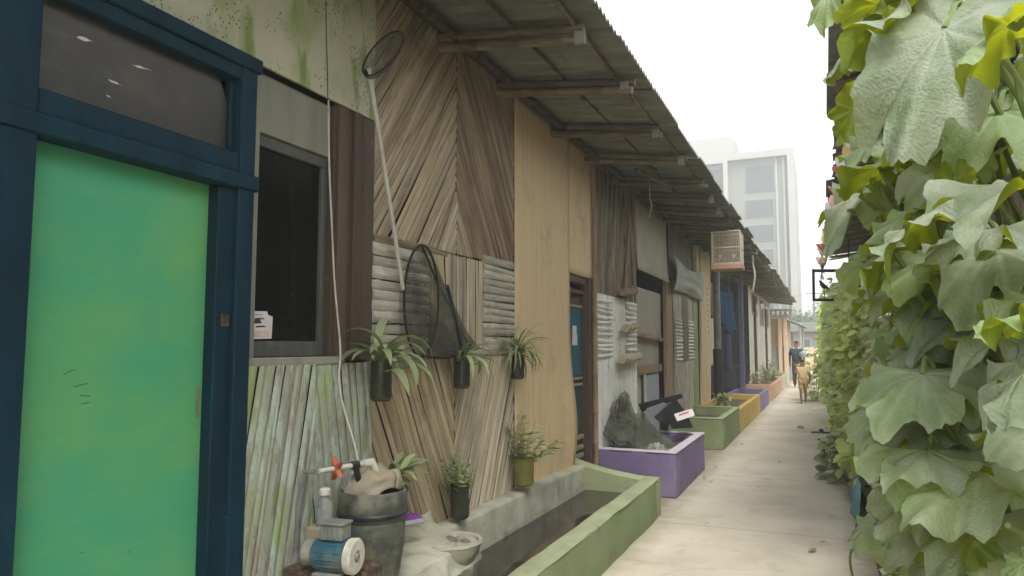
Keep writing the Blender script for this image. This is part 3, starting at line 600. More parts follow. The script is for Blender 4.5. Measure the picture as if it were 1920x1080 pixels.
# bay: boards stacked inside
bay = MB(); bay.box(FX-.16, FX-.14, yo0-.2, yC1, .02, 1.22); bay.box(FX-.11, FX-.09, yo0-.1, yC1-.1, 1.64, 2.3); bay.box(FX-.15, FX-.13, yo0-.1, yC1-.1, 1.2, 1.64)
bay.build('cardboard_lining', 'cardboard', hC)
mb = MB(); mb.tube([(FX-.08, yo0-.05, 1.66), (FX-.07, yC1-.1, 1.6)], .035, 9, nodes=.4); mb.box(FX-.129, FX-.08, yo0-.05, yC1-.1, 1.13, 1.24); mb.build('shelf_rail', 'board_brown', hC)
box('tool_box', 'cloth_dark', hC, FX-.6, FX-.35, yo0+.1, yC1-.2, 2.3, 2.34)
mb = MB(); mb.box(FX-.1, FX-.085, 9.75, 10.6, .05, 1.1); mb.build('leaning_board', 'sponge_grey', hC, bevel=.002)
MB().tube([(FX-.08, 9.72, .05), (FX-.085, 9.72, 1.12)], .022, 8).build('white_pipe', 'white_pvc', hC)
roof(hC, yB1+.01, yC1, [7.94, 8.85, 9.75, 10.6])

# ------------------------------------------------------------------ house with the tarp
hD = thing('row_house', 'house with patched bamboo shutters under a sagging grey tarp and two upright planks', 'house', (FX, 13, 0))
yD0, yD1 = yC1+.03, 15.3
shell(hD, yD0, yD1); core(hD, yD0+.3, yD1, 0, 3.45)
slat_panel('bamboo_panel', 'bamboo_dark', hD, yD0+.02, 13.1, 2.55, 3.5, 90, .05, .01, FX+.01, 3)
slat_panel('bamboo_panel', 'bamboo_grey', hD, yD0+.34, 13.6, .1, 2.56, 88, .05, .01, FX+.002, 3)
for y0_, y1_ in ((11.4, 12.0), (12.55, 13.1)):
    mb = MB(); z = 1.3
    while z < 1.95: mb.slat((FX+.02, y0_, z), (FX+.02, y1_, z+rnd.uniform(-.01, .01)), .034, .018, (1, 0, 0)); z += .058
    mb.build('louvre', 'white_slat', hD)
MB().box(FX+.015, FX+.035, 12.05, 12.5, 1.28, 2.5).build('patch_board', 'bamboo_dark', hD, bevel=.003)
MB().box(FX+.012, FX+.03, 13.1, 13.55, .3, 2.4).build('patch_board', 'paint_rim', hD, bevel=.003)
MB().box(FX+.0, FX+.07, 13.3, 13.62, 2.6, 3.46).build('plank', 'board_tan', hD, bevel=.004)
mb = MB(); mb.prism([(13.78, .3), (14.85, .3), (15.2, 3.28), (15.1, 3.44), (13.95, 3.48)], FX+.005, FX+.05); pl = mb.build('plank', 'board_tan', hD, bevel=.004)
mb = MB()
for k in range(9):
    z = 1.75+k*.11; y = 14.72+rnd.uniform(-.03, .03); mb.prism([(y-.06, z), (y+.04, z+.02), (y+.07, z+.07), (y-.02, z+.06)], FX+.051, FX+.0525)
mb.build('blue_scribble', 'flag_blue', pl)
mb = MB()
def tarpf(u, v):
    y = 10.95+2.65*u; sagz = .30*math.sin(PI*u)*(1-v)
    fold = .05*math.sin(v*15+3*math.sin(PI*u))*math.sin(PI*u)
    return (FX+.10+.05*v*(1-v)*4+fold*.6, y, 2.92-.02*u-sagz*.35-.56*v+.1*math.sin(PI*u)*v*.4)
mb.grid(tarpf, 24, 20, .5, True); tp = mb.build('tarp', 'tarp_grey', None, solid=.004); tag(tp, 'sagging grey tarp hung over the shutters beside the upright planks', 'tarp')
roof(hD, yD0-.02, yD1, [11.5, 12.4, 13.3, 14.2, 15.1])

# ------------------------------------------------------------------ open porch house and the fence-fronted house
hE = thing('row_house', 'house with dark recessed porch behind violet posts', 'house', (FX, 19, 0))
yE0, yE1 = yD1+.03, 23.5
kind_ = shell(hE, yE0, yE1); 
box('porch_wall', 'cardboard', hE, FX-.92, FX-.86, 17.6, yE1, 0, 3.4, 0); box('porch_wall', 'interior', hE, FX-.9, FX-.85, yE0+.1, 17.6, 0, 3.4, 0)
slat_panel('bamboo_panel', 'bamboo_dark', hE, yE0+.1, 17.4, .1, 3.3, 90, .06, .01, FX-.83, 2)
slat_panel('bamboo_panel', 'bamboo_grey', hE, 18.2, yE1, .1, 3.3, 90, .08, .01, FX-.85, 2)
for u, x, m_, w in ((1390, -2.0, 'post_violet', .11), (1366, -2.35, 'post_violet', .1)):
    y = onx(u, 620, x).y; box('porch_post', m_, hE, x-w/2, x+w/2, y-w/2, y+w/2, 0, 3.42, .008)
y = onx(1345, 620, -2.1).y
MB().tube([(-2.1, y, .3), (-2.1, y, 3.4)], .075, 12).build('porch_post', 'grey_metal', hE)
MB().tube([(-2.1, y, .3), (-2.1, y, 1.45)], .1, 12).build('post_wrap', 'black_plastic', hE)
roof(hE, yE0-.02, yE1, [15.9+i*.85 for i in range(9)], rag=.05, sag=.05, far=True)
hF = thing('row_house', 'far house with grey bamboo fence front and two small dark windows', 'house', (FX, 28, 0))
yF0, yF1 = yE1+.03, 33.2
shell(hF, yF0, yF1); core(hF, yF0, yF1, 0, 3.45)
slat_panel('bamboo_panel', 'bamboo_grey', hF, yF0, yF1, .05, 3.45, 90, .09, .014, FX, 1.5)
for y0_, y1_, z0, z1 in ((24.6, 26.6, 2.55, 3.3), (27.8, 29.4, 2.25, 3.3), (30.2, 31.8, 2.25, 3.2)):
    w_ = box('window', 'board_brown', hF, FX+.0, FX+.03, y0_, y1_, z0, z1); box('pane', 'dark_glass', w_, FX+.028, FX+.036, y0_+.12, y1_-.12, z0+.08, z1-.08, 0)
for y_ in (25.2, 30.0): MB().tube([(FX+.05, y_, .1), (FX+.05, y_, 3.0)], .05, 8).build('drain_pipe', 'post_dark', hF)
roof(hF, yF0-.02, yF1, [24.2+i*.9 for i in range(10)], rag=.07, sag=.07, far=True)

# ------------------------------------------------------------------ peach house at the end
hG = thing('peach_house', 'small peach and white house closing the end of the row, with an awning', 'house', (-2.5, 34.5, 0))
box('wall', 'peach_wall', hG, -6, -1.62, 33.6, 39, .0, 2.75, .01)
box('base_wall', 'white_wall', hG, -6, -1.5, 33.45, 39.1, .0, 1.5, .01)
mb = MB()
for x in (-1.82, -1.60): mb.box(x-.075, x+.075, 33.3, 33.44, 0, 2.8)
mb.build('pillar', 'peach_wall', hG, bevel=.01)
mb = MB(); mb.box(-6, -1.3, 33.2, 33.7, 2.78, 2.9); mb.box(-6, -1.3, 33.2, 33.35, 3.06, 3.14)
for k in range(10): mb.lathe([(.03, 2.9), (.06, 2.96), (.03, 3.06)], (-1.36-k*.2, 33.28, 0), 8)
mb.build('balustrade', 'white_wall', hG)
mb = MB(); mb.grid(lambda u, v: (-1.9+1.05*v, 35+5*u, 2.85-.32*v-.12*v*v+.015*math.sin(u*60)), 40, 6); mb.build('awning', 'hazy_dark', hG, solid=.03)
mb = MB()
for x_, y_ in ((-1.05, 35.2), (-1.05, 39.5)): mb.tube([(x_, y_, 0), (x_, y_, 2.6)], .05, 8)
mb.build('awning_post', 'white_wall', hG)
box('door', 'grey_metal', hG, -1.51, -1.47, 34.2, 35.1, 0, 1.48)
# ------------------------------------------------------------------ planters along the lane
def planter(label, y0, y1, h, m, rim=None, x0=FX+.0, x1=-1.4, t=.09, soil=.12, rimh=.0, extra=None):
    p = thing('planter', label, 'planter', (x0, y0, 0), 'low masonry planters along the house fronts')
    mb = MB()
    mb.box(x0, x1, y0, y0+t, 0, h); mb.box(x0, x1-.0005, y1-t, y1, 0, h-.002)
    mb.box(x1-t, x1, y0+t, y1-t, 0, h-.001); mb.box(x0, x0+t*.8, y0+t, y1-t, 0, h-.003)
    rough(mb.build('planter_wall', m, p), .009)
    if rim:
        mb = MB(); e = .006
        mb.box(x0, x1+e, y0-e, y0+t+e, h+.001, h+.022); mb.box(x1-t-e, x1+e, y0+t+e, y1-t, h+.001, h+.022); mb.box(x0, x1+e, y1-t, y1+e, h+.0, h+.021)
        rough(mb.build('rim', rim, p), .004, 3)
    MB().grid(lambda u, v: (x0+t*.7+(x1-x0-t*1.6)*v, y0+t*.9+(y1-y0-t*1.8)*u, h-soil+.03*mnoise.noise(V((u*5+y0, v*3, 0)))), 24, 10).build('soil', 'soil', p)
    return p
planter('purple planter with pale lilac rim, heaped with netting and black plastic', 7.23, 9.05, .43, 'paint_purple', 'paint_lilac', soil=.2)
planter('moss green planter behind the purple one, beneath the tarp', 10.8, 13.0, .44, 'paint_moss', 'paint_rim')
planter('mustard yellow planter between the green and the violet ones', 13.03, 17.2, .42, 'paint_yellow', None)
planter('short violet planter at the foot of the violet posts', 17.5, 19.8, .40, 'paint_violet', None)
planter('dusty orange planter before the grey fence-fronted house', 21.3, 26.6, .44, 'paint_orange', None)
planter('grey green planter farthest down the lane', 26.8, 31.6, .46, 'concrete_grey', None)

# ------------------------------------------------------------------ the green-rimmed fish pond
pond = thing('fish_pond', 'raised concrete fish pond painted green on its outer side, dark water inside', 'pond', (-1.8, 4.9, 0))
yp0, yp1 = 3.0, 6.47
def rimz(y, x=0): return .33+.012*mnoise.noise(V((y*2.3, x, 0)))
def wallgrid(name, m, y0, y1, xo, xi, zf, z0=0.0, n=60, rnd_=.012):
    """a hand-plastered wall with a softly rounded top"""
    prof = lambda y: [(xo, z0), (xo, zf(y)-.02), (xo-.006*(1 if xo > xi else -1), zf(y)-.006), ((xo*.75+xi*.25), zf(y)), ((xo*.25+xi*.75), zf(y)+.002), (xi+.006*(1 if xo > xi else -1), zf(y)-.008), (xi, zf(y)-.025), (xi, z0)]
    mb = MB(); vs = []
    for i in range(n+1):
        y = y0+(y1-y0)*i/n
        for x, z in prof(y): q = mnoise.noise(V((y*2.5, x*4, z*4)))*rnd_; vs.append((x+q, y, z+(q*.5 if z > z0 else 0)))
    k = 8; fs = [(i*k+j, (i+1)*k+j, (i+1)*k+j+1, i*k+j+1) for i in range(n) for j in range(k-1)]+[tuple(range(k)), tuple(n*k+j for j in range(k))[::-1]]
    mb.add(vs, fs, .5, None, True); return mb.build(name, m, pond, sharp=50)
wallgrid('outer_wall', 'paint_green', yp0, yp1, -1.40, -1.535, rimz)
mb = MB(); mb.grid(lambda u, v: (-1.397-.142*v+.004*mnoise.noise(V((u*9, 0, 0))), yp0+(yp1-yp0-.0)*u, rimz(yp0+(yp1-yp0)*u)+.006+.004*mnoise.noise(V((u*20, v*3, 0)))-.012*abs(v-.5)**3*8), 70, 6); mb.build('painted_rim', 'paint_rim', pond)
wallgrid('back_wall', 'concrete_grey', 3.6, yp1-.1, -2.19, -2.06, lambda y: .45-.01*y+.05*0+.02*mnoise.noise(V((y*1.7, 3, 0)))+.03)
# far end: its rim sags from the house wall down to the outer corner
mb = MB(); vs = []; n = 24
for i in range(n+1):
    u = i/n; x = -2.19+.79*u; z = .33+.12*(1-u)**1.8+.004*mnoise.noise(V((u*6, 0, 3)))
    for y, zz in ((yp1+.03, 0), (yp1+.03, z-.02), (yp1+.015, z), (yp1-.09, z+.003), (yp1-.115, z-.015), (yp1-.12, 0)): vs.append((x, y, zz))
mb.add(vs, [(i*6+j, (i+1)*6+j, (i+1)*6+j+1, i*6+j+1) for i in range(n) for j in range(5)]+[tuple(range(6))[::-1], tuple(n*6+j for j in range(6))], .5, None, True)
mb.build('end_wall', 'paint_rim', pond, sharp=50)
MB().grid(lambda u, v: (-2.08+.56*v, 2.9+3.5*u, .195+.0015*mnoise.noise(V((u*40, v*9, 0)))), 40, 8).build('water', 'water', pond)
MB().grid(lambda u, v: (-2.062-.0*v+.01*mnoise.noise(V((u*9, v*3, 9))), 3.9+2.5*u, .12+.11*v), 40, 4).build('mossy_lining', 'concrete_grey', pond)
# rough cast concrete shoulder with a scooped basin
def blob(name, m, c, r, parent, seed, sq=2.4, amp=.12, n=28):
    mb = MB(); vs = []
    for i in range(n//2+1):
        ph = PI*i/(n//2)-PI/2
        for j in range(n):
            th = 2*PI*j/n; d = V((math.cos(ph)*math.cos(th), math.cos(ph)*math.sin(th), math.sin(ph)))
            e = (abs(d.x)**sq+abs(d.y)**sq+abs(d.z)**sq)**(-1/sq); d = d*e*(1+amp*mnoise.noise(d*1.6+V((seed, 0, 0))))
            vs.append((c[0]+d.x*r[0], c[1]+d.y*r[1], c[2]+d.z*r[2]))
    mb.add(vs, [(i*n+j, i*n+(j+1) % n, (i+1)*n+(j+1) % n, (i+1)*n+j) for i in range(n//2) for j in range(n)], None, None, True)
    return mb.build(name, m, parent)
def should(u, v):
    y = 2.55+1.22*u; pr = [(-2.19, .52), (-2.08, .47), (-1.95, .45), (-1.83, .42), (-1.765, .34), (-1.78, .22), (-1.85, .09), (-1.92, -.02)]
    k = v*(len(pr)-1); i = min(len(pr)-2, int(k)); f = k-i; f = f*f*(3-2*f); x = pr[i][0]*(1-f)+pr[i+1][0]*f; z = pr[i][1]*(1-f)+pr[i+1][1]*f
    e = max(0, (u-.86)/.14)**2; x -= e*(x+2.19)*.85; z -= .05*max(0, .5-u)*(v < .6)
    q = mnoise.noise(V((y*3, v*4, 2)))*.05+mnoise.noise(V((y*9, v*9, 7)))*.016+mnoise.noise(V((y*25, v*22, 4)))*.005
    return (x+q*min(1, v*4), y, z+q*.6)
MB().grid(should, 90, 44, .5).build('concrete_shoulder', 'concrete_grey', pond)
bas = thing('stone_basin', 'shallow white-edged concrete basin with small stones at the pond corner', 'basin', tuple(onx(858, 1003, -1.88)+V((-.02, -.02, -.045))))
bl = bas.location
mb = MB(); mb.lathe([(.06, -.13), (.12, -.10), (.155, -.03), (.165, .012), (.15, .02), (.135, .0), (.09, -.03), (.0, -.04)], bl, 28, .5, Matrix.Diagonal((.9, 1.1, 1)), wob=.18); mb.build('bowl', 'concrete_grey', bas)
mb = MB(); mb.lathe([(.158, .004), (.168, .012), (.160, .026), (.142, .022), (.136, .006)], bl, 28, .5, Matrix.Diagonal((.9, 1.1, 1)), wob=.18); mb.build('rim', 'stone_pale', bas)
for k, (dx, dy, r) in enumerate(((.02, -.06, .035), (-.03, .02, .045), (.05, .05, .03), (-.06, -.05, .03), (.0, .09, .03))):
    blob('stone', 'stone', (bl.x+dx, bl.y+dy, bl.z+.0), (r*1.2, r, r*.7), bas, k*7, 2.2, .3, 12)

# ------------------------------------------------------------------ plants
def strap(mb, base, az, el, L, w, droop, n=7, t=None, fold=.25):
    p = V(base); t = rnd.random() if t is None else t; vs = []; e = el
    d0 = V((math.cos(az), math.sin(az), 0)); side = V((-math.sin(az), math.cos(az), 0)); tw = rnd.uniform(-.5, .5)
    for i in range(n+1):
        u = i/n; ww = w*(math.sin(PI*min(1, .12+u*.88))**.7)*(1 if u < .95 else .3)
        d = d0*math.cos(e)+V((0, 0, 1))*math.sin(e); up = d.cross(side); s2 = (side*math.cos(tw*u)+up*math.sin(tw*u))
        for q in (-1, 0, 1): vs.append(p+s2*q*ww/2+up*abs(q)*ww*fold*-.5*-1)
        p = p+d*L/n; e -= droop/n
    mb.add(vs, [(i*3+k, i*3+k+1, i*3+k+4, i*3+k+3) for i in range(n) for k in range(2)], t, None, True)
def oval(mb, base, d, nrm, L, w, t=None, cup=.15):
    d = V(d).normalized(); nrm = V(nrm); s = nrm.cross(d).normalized(); nrm = d.cross(s); t = rnd.random() if t is None else t; vs = [V(base)]
    for u, k in ((.25, .8), (.55, 1), (.8, .62)):
        c = V(base)+d*L*u-nrm*L*cup*u*u
        vs += [c-s*w*k/2+nrm*w*.12, c, c+s*w*k/2+nrm*w*.12]
    vs.append(V(base)+d*L-nrm*L*cup)
    mb.add(vs, [(0, 2, 1), (0, 3, 2), (1, 2, 5, 4), (2, 3, 6, 5), (4, 5, 8, 7), (5, 6, 9, 8), (7, 8, 10), (8, 9, 10)], t, None, True)
def bottle_plant(label, loc, r, h, style, n, L, m='bottle_plastic', seed=1, leaf='leaf_pot'):
    global rnd
    rnd_ = rnd; rnd = random.Random(seed)
    t = thing('bottle_planter', label, 'planter', loc, 'cut bottle planters on the bamboo wall'); x, y, z = loc
    MB().lathe([(r*.75, 0), (r*.96, .012), (r, .03), (r*.97, h*.4), (r, h*.5), (r*.97, h*.7), (r*.99, h), (r*.95, h), (r*.93, h*.5), (r*.9, .02)], loc, 18, .5, sq=2.6, wob=.05).build('bottle', m, t)
    MB().lathe([(r*.7, .008), (r*.9, .02), (r*.9, h*.45), (0, h*.5)], loc, 16, .5, wob=.06).build('soil', 'soil', t)
    MB().tube([(x-.02, y, z+h*.9), (x-r*1.0, y, z+h+.05), (FX+.02, y, z+h+.10)], .003, 5).build('wire', 'wire', t)
    mb = MB(); st = MB()
    top = (x, y, z+h*.55)
    for k in range(n):
        if style == 'strap':
            az = rnd.uniform(-2.3, 2.3) ; strap(mb, (x+rnd.uniform(-1, 1)*r*.4, y+rnd.uniform(-1, 1)*r*.4, z+h*rnd.uniform(.55, 1.15)), az, rnd.uniform(.5, 1.5), L*rnd.uniform(.6, 1.15), L*.12, rnd.uniform(1.2, 3.2))
        elif style == 'thin':
            az = rnd.uniform(-2.6, 2.6); strap(mb, (x+rnd.uniform(-1, 1)*r*.4, y+rnd.uniform(-1, 1)*r*.4, z+h*rnd.uniform(.7, 1.2)), az, rnd.uniform(.3, 1.5), L*rnd.uniform(.5, 1.15), L*.05, rnd.uniform(1.0, 3.2))
        else:
            az = rnd.uniform(-PI, PI); el = rnd.uniform(.5, 1.5); Ls = L*rnd.uniform(.5, 1.1); d = V((math.cos(az)*math.cos(el), math.sin(az)*math.cos(el), math.sin(el)))
            b = V((x, y, z+h*.6)); pts = [b+d*Ls*i/4+V((0, 0, -.12*Ls*(i/4)**2*math.cos(el))) for i in range(5)]; st.tube(pts, .0025, 4)
            for q in range(9):
                u = .25+.75*q/8; p = pts[min(3, int(u*4))].lerp(pts[min(4, int(u*4)+1)], (u*4) % 1); a2 = az+(1 if q % 2 else -1)*rnd.uniform(.5, 1.5)
                oval(mb, p, (math.cos(a2), math.sin(a2), rnd.uniform(-.1, .8)), (rnd.uniform(-.3, .3), rnd.uniform(-.3, .3), 1), L*rnd.uniform(.12, .24), L*.075)
    mb.build('leaves', leaf, t)
    if style == 'stem': st.build('stem', 'stem_green', t)
    elif style != 'thin': MB().tube([(x, y, z+.03), (x+.005, y, z+h*1.05)], [.012, .008], 7).build('stem', 'stem_green', t)
    rnd = rnd_
    return t
def at(u, v, x=-2.1): return tuple(onx(u, v, x))
bottle_plant('large dark bottle planter with broad drooping leaves beside the brown window post', at(714, 752, -2.07), .052, .2, 'strap', 24, .37, seed=3)
bottle_plant('bottle planter with slim leaves hanging below the tip of the black fish net', at(866, 728), .05, .17, 'strap', 17, .31, seed=5)
bottle_plant('bottle planter with thin grassy leaves at the edge of the tan plywood', at(971, 711), .048, .18, 'thin', 70, .33, seed=8)
bottle_plant('green bottle planter with small bushy leaves beside the stone basin', at(862, 972, -2.06), .055, .2, 'stem', 22, .27, seed=9)
bottle_plant('yellow green bottle planter with long stalks in front of the tan plywood', at(982, 910, -2.08), .075, .2, 'stem', 14, .44, 'bottle_yellow', 21)
pl = thing('potted_plant', 'small rosette of broad leaves behind the black drum', 'plant', at(735, 950, -2.10))
mb = MB(); bx0 = V(at(742, 898, -2.07)); r_ = random.Random(4)
for k in range(26): strap(mb, bx0+V((r_.uniform(-.02, .02), r_.uniform(-.04, .05), 0)), r_.uniform(-1.6, 2.0), r_.uniform(.1, 1.2), r_.uniform(.14, .28), .036, r_.uniform(.6, 1.8))
mb.build('leaves', 'leaf_pot', pl); MB().lathe([(.05, 0), (.075, .13), (.07, .13), (.0, .11)], bx0-V((0, 0, .14)), 16).build('pot', 'drum_plastic', pl)

# ------------------------------------------------------------------ pump, drum and clutter below the window
dl = onx(697, 1085, -1.93)
dr = thing('water_drum', 'dark plastic water drum under the hanging white cable', 'drum', (dl.x, 2.78, .1))
cx, cy_ = -1.93, 2.80
MB().lathe([(.075, .16), (.095, .2), (.115, .42), (.133, .5), (.149, .62), (.152, .70), (.145, .715), (.153, .73), (.155, .79), (.149, .84), (.142, .848), (.136, .84), (.15, .6), (.1, .3), (0, .28)], (cx, cy_, 0), 30, .5, wob=.05).build('drum_body', 'drum_plastic', dr)
MB().lathe([(.156, .735), (.162, .742), (.162, .752), (.156, .759)], (cx, cy_, 0), 30).build('band', 'black_plastic', dr)
box('stand', 'board_brown', dr, cx-.2, cx+.13, cy_-.32, cy_+.2, .0, .159, .01)
MB().lathe([(.133, .790), (.0, .795)], (cx, cy_, 0), 24).build('water', 'water', dr)
# beige cloth bag slumped over the drum
cb = MB(); vs = []
def bag(u, v):
    th = 2*PI*u; ph = v; w_ = mnoise.noise(V((math.cos(th)*1.5, math.sin(th)*1.5, v*3)))
    r = .15*(1-.97*ph**3)*(1+.12*math.sin(3*th+1)*(1-ph)+.3*w_*(1-ph))
    return (cx-.03+r*math.cos(th)*.8-.04*ph, cy_+.06+r*math.sin(th)+.05*ph, .80+.12*(1-(1-ph)**2)+.05*math.sin(2*th+2)*(1-ph)+.05*mnoise.noise(V((r*math.cos(th)*14, r*math.sin(th)*14, 3)))*ph)
cb.grid(bag, 40, 18, .5); cb = cb.build('sack', 'cloth_beige', None, solid=.006); tag(cb, 'crumpled beige sack slumped over the rim of the black drum', 'sack')
# motor pump
pm = thing('water_pump', 'small blue electric water pump with white fan cover', 'pump', tuple(onx(632, 1062, -1.80)))
pc = V(onx(628, 1040, -1.80)); Mx = Matrix.Rotation(R_(-24), 4, 'Z') @ Matrix.Rotation(R_(90), 4, 'X') @ Matrix.Rotation(R_(180), 4, 'X')
ax = V((math.cos(R_(8)), math.sin(R_(8)), 0)); Mx = V((0, 0, 1)).rotation_difference(ax).to_matrix()
MB().lathe([(.034, -.085), (.057, -.08), (.062, -.06), (.062, .055), (.053, .062)], pc, 26, .5, Mx).build('motor', 'pump_blue', pm)
mb = MB()
for k in range(14):
    a = 2*PI*k/14; d = Mx @ V((math.cos(a), math.sin(a), 0)); mb.tube([pc+d*.062-ax*.055, pc+d*.062+ax*.05], .003, 5)
mb.build('cooling_fins', 'pump_blue', pm)
fcv = MB().lathe([(.058, .062), (.068, .066), (.07, .09), (.062, .098), (.026, .1), (.022, .088), (.0, .086)], pc, 28, .5, Mx).build('fan_cover', 'white_pvc', pm)
MB().lathe([(.017, .095), (.012, .104), (0, .105)], pc, 14, .5, Mx).build('hub', 'grey_metal', fcv)
M2 = Matrix.Translation(pc+V((0, 0, .098))) @ Matrix.Rotation(R_(8), 4, 'Z')
mb = MB(); mb.box(-.05, .05, -.036, .036, -.036, .022, None, M2); mb.box(-.056, .056, -.042, .042, .022, .032, None, M2)
for k in range(4): mb.box(-.045+k*.026, -.033+k*.026, -.040, .040, -.03, .015, None, M2)
mb.build('terminal_box', 'grey_metal', pm, bevel=.003)
mb = MB(); M3 = Matrix.Translation(pc) @ Matrix.Rotation(R_(8), 4, 'Z'); mb.box(-.07, .05, -.055, .055, -.072, -.060, None, M3); mb.box(-.05, -.02, -.03, .03, -.06, -.045, None, M3); mb.build('foot', 'grey_metal', pm, bevel=.003)
MB().lathe([(.03, -.085), (.046, -.088), (.05, -.125), (.035, -.14), (.012, -.142)], pc, 20, .5, Mx).build('pump_head', 'stone', pm)
br = box('brick_step', 'rust', None, -2.05, -1.72, 2.34, 2.58, .0, pc.z-.073, .015); br.name = 'brick_block'; tag(br, 'crumbling brown block carrying the blue pump', 'block')
# tap: white pipe, orange handle, black valve
tp = thing('water_tap', 'white pipe with orange star handle and black valve above the drum', 'tap', at(640, 880, -2.0))
a, b = V(at(598, 884, -2.06)), V(at(690, 868, -1.97))
MB().tube([a, a.lerp(b, .5), b], .012, 10).build('pipe', 'white_pvc', tp)
d = (b-a).normalized(); c = a.lerp(b, .33); Mt = V((0, 0, 1)).rotation_difference(d).to_matrix(); mb = MB(); vs = []
for s_ in (-.012, .014):
    for k in range(10): r = .058 if k % 2 == 0 else .02; vs.append(c+d*s_+Mt @ V((r*math.cos(2*PI*k/10+.3), r*math.sin(2*PI*k/10+.3), 0)))
mb.add(vs, [tuple(range(10))[::-1], tuple(range(10, 20))]+[(k, (k+1) % 10, 10+(k+1) % 10, 10+k) for k in range(10)], .5); mb.build('handle', 'orange_plastic', tp, bevel=.003)
v0 = a.lerp(b, .72); mb = MB(); mb.tube([v0-d*.018, v0+d*.018], .02, 12); mb.tube([v0, v0+V((.01, .02, -.07)), v0+V((.0, .07, -.1))], .014, 10); mb.build('valve', 'black_plastic', tp)
mb = MB(); mb.tube([b-d*.03, b+d*.02, b+V((.02, .03, -.03)), b+V((.02, .05, -.09))], [.02, .022, .018, .015], 10); mb.build('elbow', 'white_pvc', tp)
MB().tube([a-d*.02, a+V((-.06, -.02, -.0)), a+V((-.09, -.02, -.16)), a+V((-.1, -.02, -.4))], .013, 8).build('feed_pipe', 'grey_metal', tp)
# bottles and a brick
jl = V(at(608, 985, -1.99)); jr = thing('glass_jar', 'clear bottle with white cap between the green bamboo and the drum', 'bottle', tuple(jl))
MB().lathe([(.03, 0), (.036, .01), (.036, .07), (.03, .10), (.017, .115), (.017, .13)], jl, 16).build('bottle', 'clear_plastic', jr); MB().lathe([(.02, .128), (.024, .13), (.024, .152), (.02, .156)], jl, 14).build('cap', 'white_pvc', jr)
bk = MB().box(jl.x-.06, jl.x+.05, jl.y-.05, jl.y+.07, .0, jl.z-.001).build('brick_post', 'cloth_beige', None, bevel=.006); tag(bk, 'stained beige block under the clear bottle', 'block')
jl = V(at(655, 960, -2.05)); jr = thing('glass_jar', 'squat dusty clear jug tucked against the drum', 'bottle', tuple(jl))
MB().lathe([(.04, -.02), (.05, .0), (.05, .10), (.035, .15), (.03, .17)], jl, 16, sq=3).build('bottle', 'clear_plastic', jr)
bk = MB().box(jl.x-.06, jl.x+.05, jl.y-.06, jl.y+.06, .0, jl.z-.021).build('brick_post', 'stone', None, bevel=.006); tag(bk, 'grey block under the squat jug', 'block')
bx_ = thing('shelf_crate', 'small worn crate below the clear bottle', 'crate', at(612, 1020, -1.97))
# purple scrub brush
sp = V(at(772, 985, -2.03)); sb = thing('scrub_brush', 'purple and grey scrub sponge on the concrete shoulder', 'sponge', tuple(sp)); Ms = Matrix.Translation(sp+V((0, 0, .02))) @ Matrix.Rotation(R_(60), 4, 'Z') @ Matrix.Rotation(R_(-16), 4, 'X')
MB().box(-.06, .06, -.03, .03, -.018, .008, None, Ms).build('base', 'sponge_grey', sb, bevel=.006)
mb = MB(); mb.grid(lambda u, v: Ms @ V((-.055+.11*u, -.027+.054*v, .009+.03*math.sin(PI*min(1, max(0, u)))**.4*math.sin(PI*v)**.3+.006*math.sin(u*40)*math.sin(v*25))), 20, 10); mb.build('pad', 'sponge_purple', sb)
bpy.data.objects.remove(bx_)
# hanging white cable
pts = [at(u, v, x) for u, v, x in ((616, 188, -2.17), (617, 300, -2.15), (622, 420, -2.15), (628, 540, -2.14), (638, 650, -2.13), (636, 715, -2.12), (646, 770, -2.1), (664, 830, -2.06), (676, 890, -2.0), (686, 940, -1.94), (694, 976, -1.88))]
def smooth(pts, k=6):
    pts = [V(p) for p in pts]; o = []
    for i in range(len(pts)-1):
        p0, p1, p2, p3 = pts[max(0, i-1)], pts[i], pts[i+1], pts[min(len(pts)-1, i+2)]
        for j in range(k):
            t = j/k; o.append(.5*((2*p1)+(p2-p0)*t+(2*p0-5*p1+4*p2-p3)*t*t+(3*p1-p0-3*p2+p3)*t**3))
    return o+[pts[-1]]
cd = MB().tube(smooth(pts), .0048, 7).build('cable', 'white_pvc'); tag(cd, 'thin white cable hanging past the window down to the drum', 'cable')
cd = MB().tube([at(611, 2, -2.178), at(612, 60, -2.178), at(614, 130, -2.178), at(615, 186, -2.176)], .002, 6).build('wire', 'wire'); tag(cd, 'thin dark wire running up the mouldy plywood', 'wire')

# ------------------------------------------------------------------ fish nets
n1 = thing('landing_net', 'long pale pole with small dark scoop net leaning on the chevron bamboo', 'net', at(757, 540, -2.13))
a, b = V(at(756, 543, -2.14)), V(at(691, 128, -2.06))
MB().tube([a, b], [.011, .013], 10, nodes=.5).build('pole', 'white_pvc', n1)
hc = V(onx(718, 100, -1.98)); hx = (hc-b); hx.z *= 1; e1 = hx.normalized(); e2 = V((1, -.15, .1)); e2 = (e2-e1*e2.dot(e1)).normalized(); ra, rb = .14, .105; hn = e1.cross(e2)
if hn.z > 0: hn = -hn
ring = [hc+e1*ra*math.cos(2*PI*k/28)+e2*rb*math.sin(2*PI*k/28) for k in range(29)]
MB().tube(ring, .0045, 6).build('hoop', 'net_edge', n1); MB().tube([b-(b-a).normalized()*.04, b+(ring[14]-b)*.5, ring[14]], .014, 8).build('socket', 'net_edge', n1)
MB().grid(lambda u, v: hc+(e1*ra*math.cos(2*PI*u)+e2*rb*math.sin(2*PI*u))*math.cos(v*PI/2)+V((0, 0, -.07))*math.sin(v*PI/2), 28, 8, .5, True, lambda u, v: (u*1.2, v*.3, 0)).build('netting', 'net', n1)
n2 = thing('landing_net', 'big black bag-shaped fish net hung on the bamboo wall by its hoop', 'net', at(790, 460, -2.12))
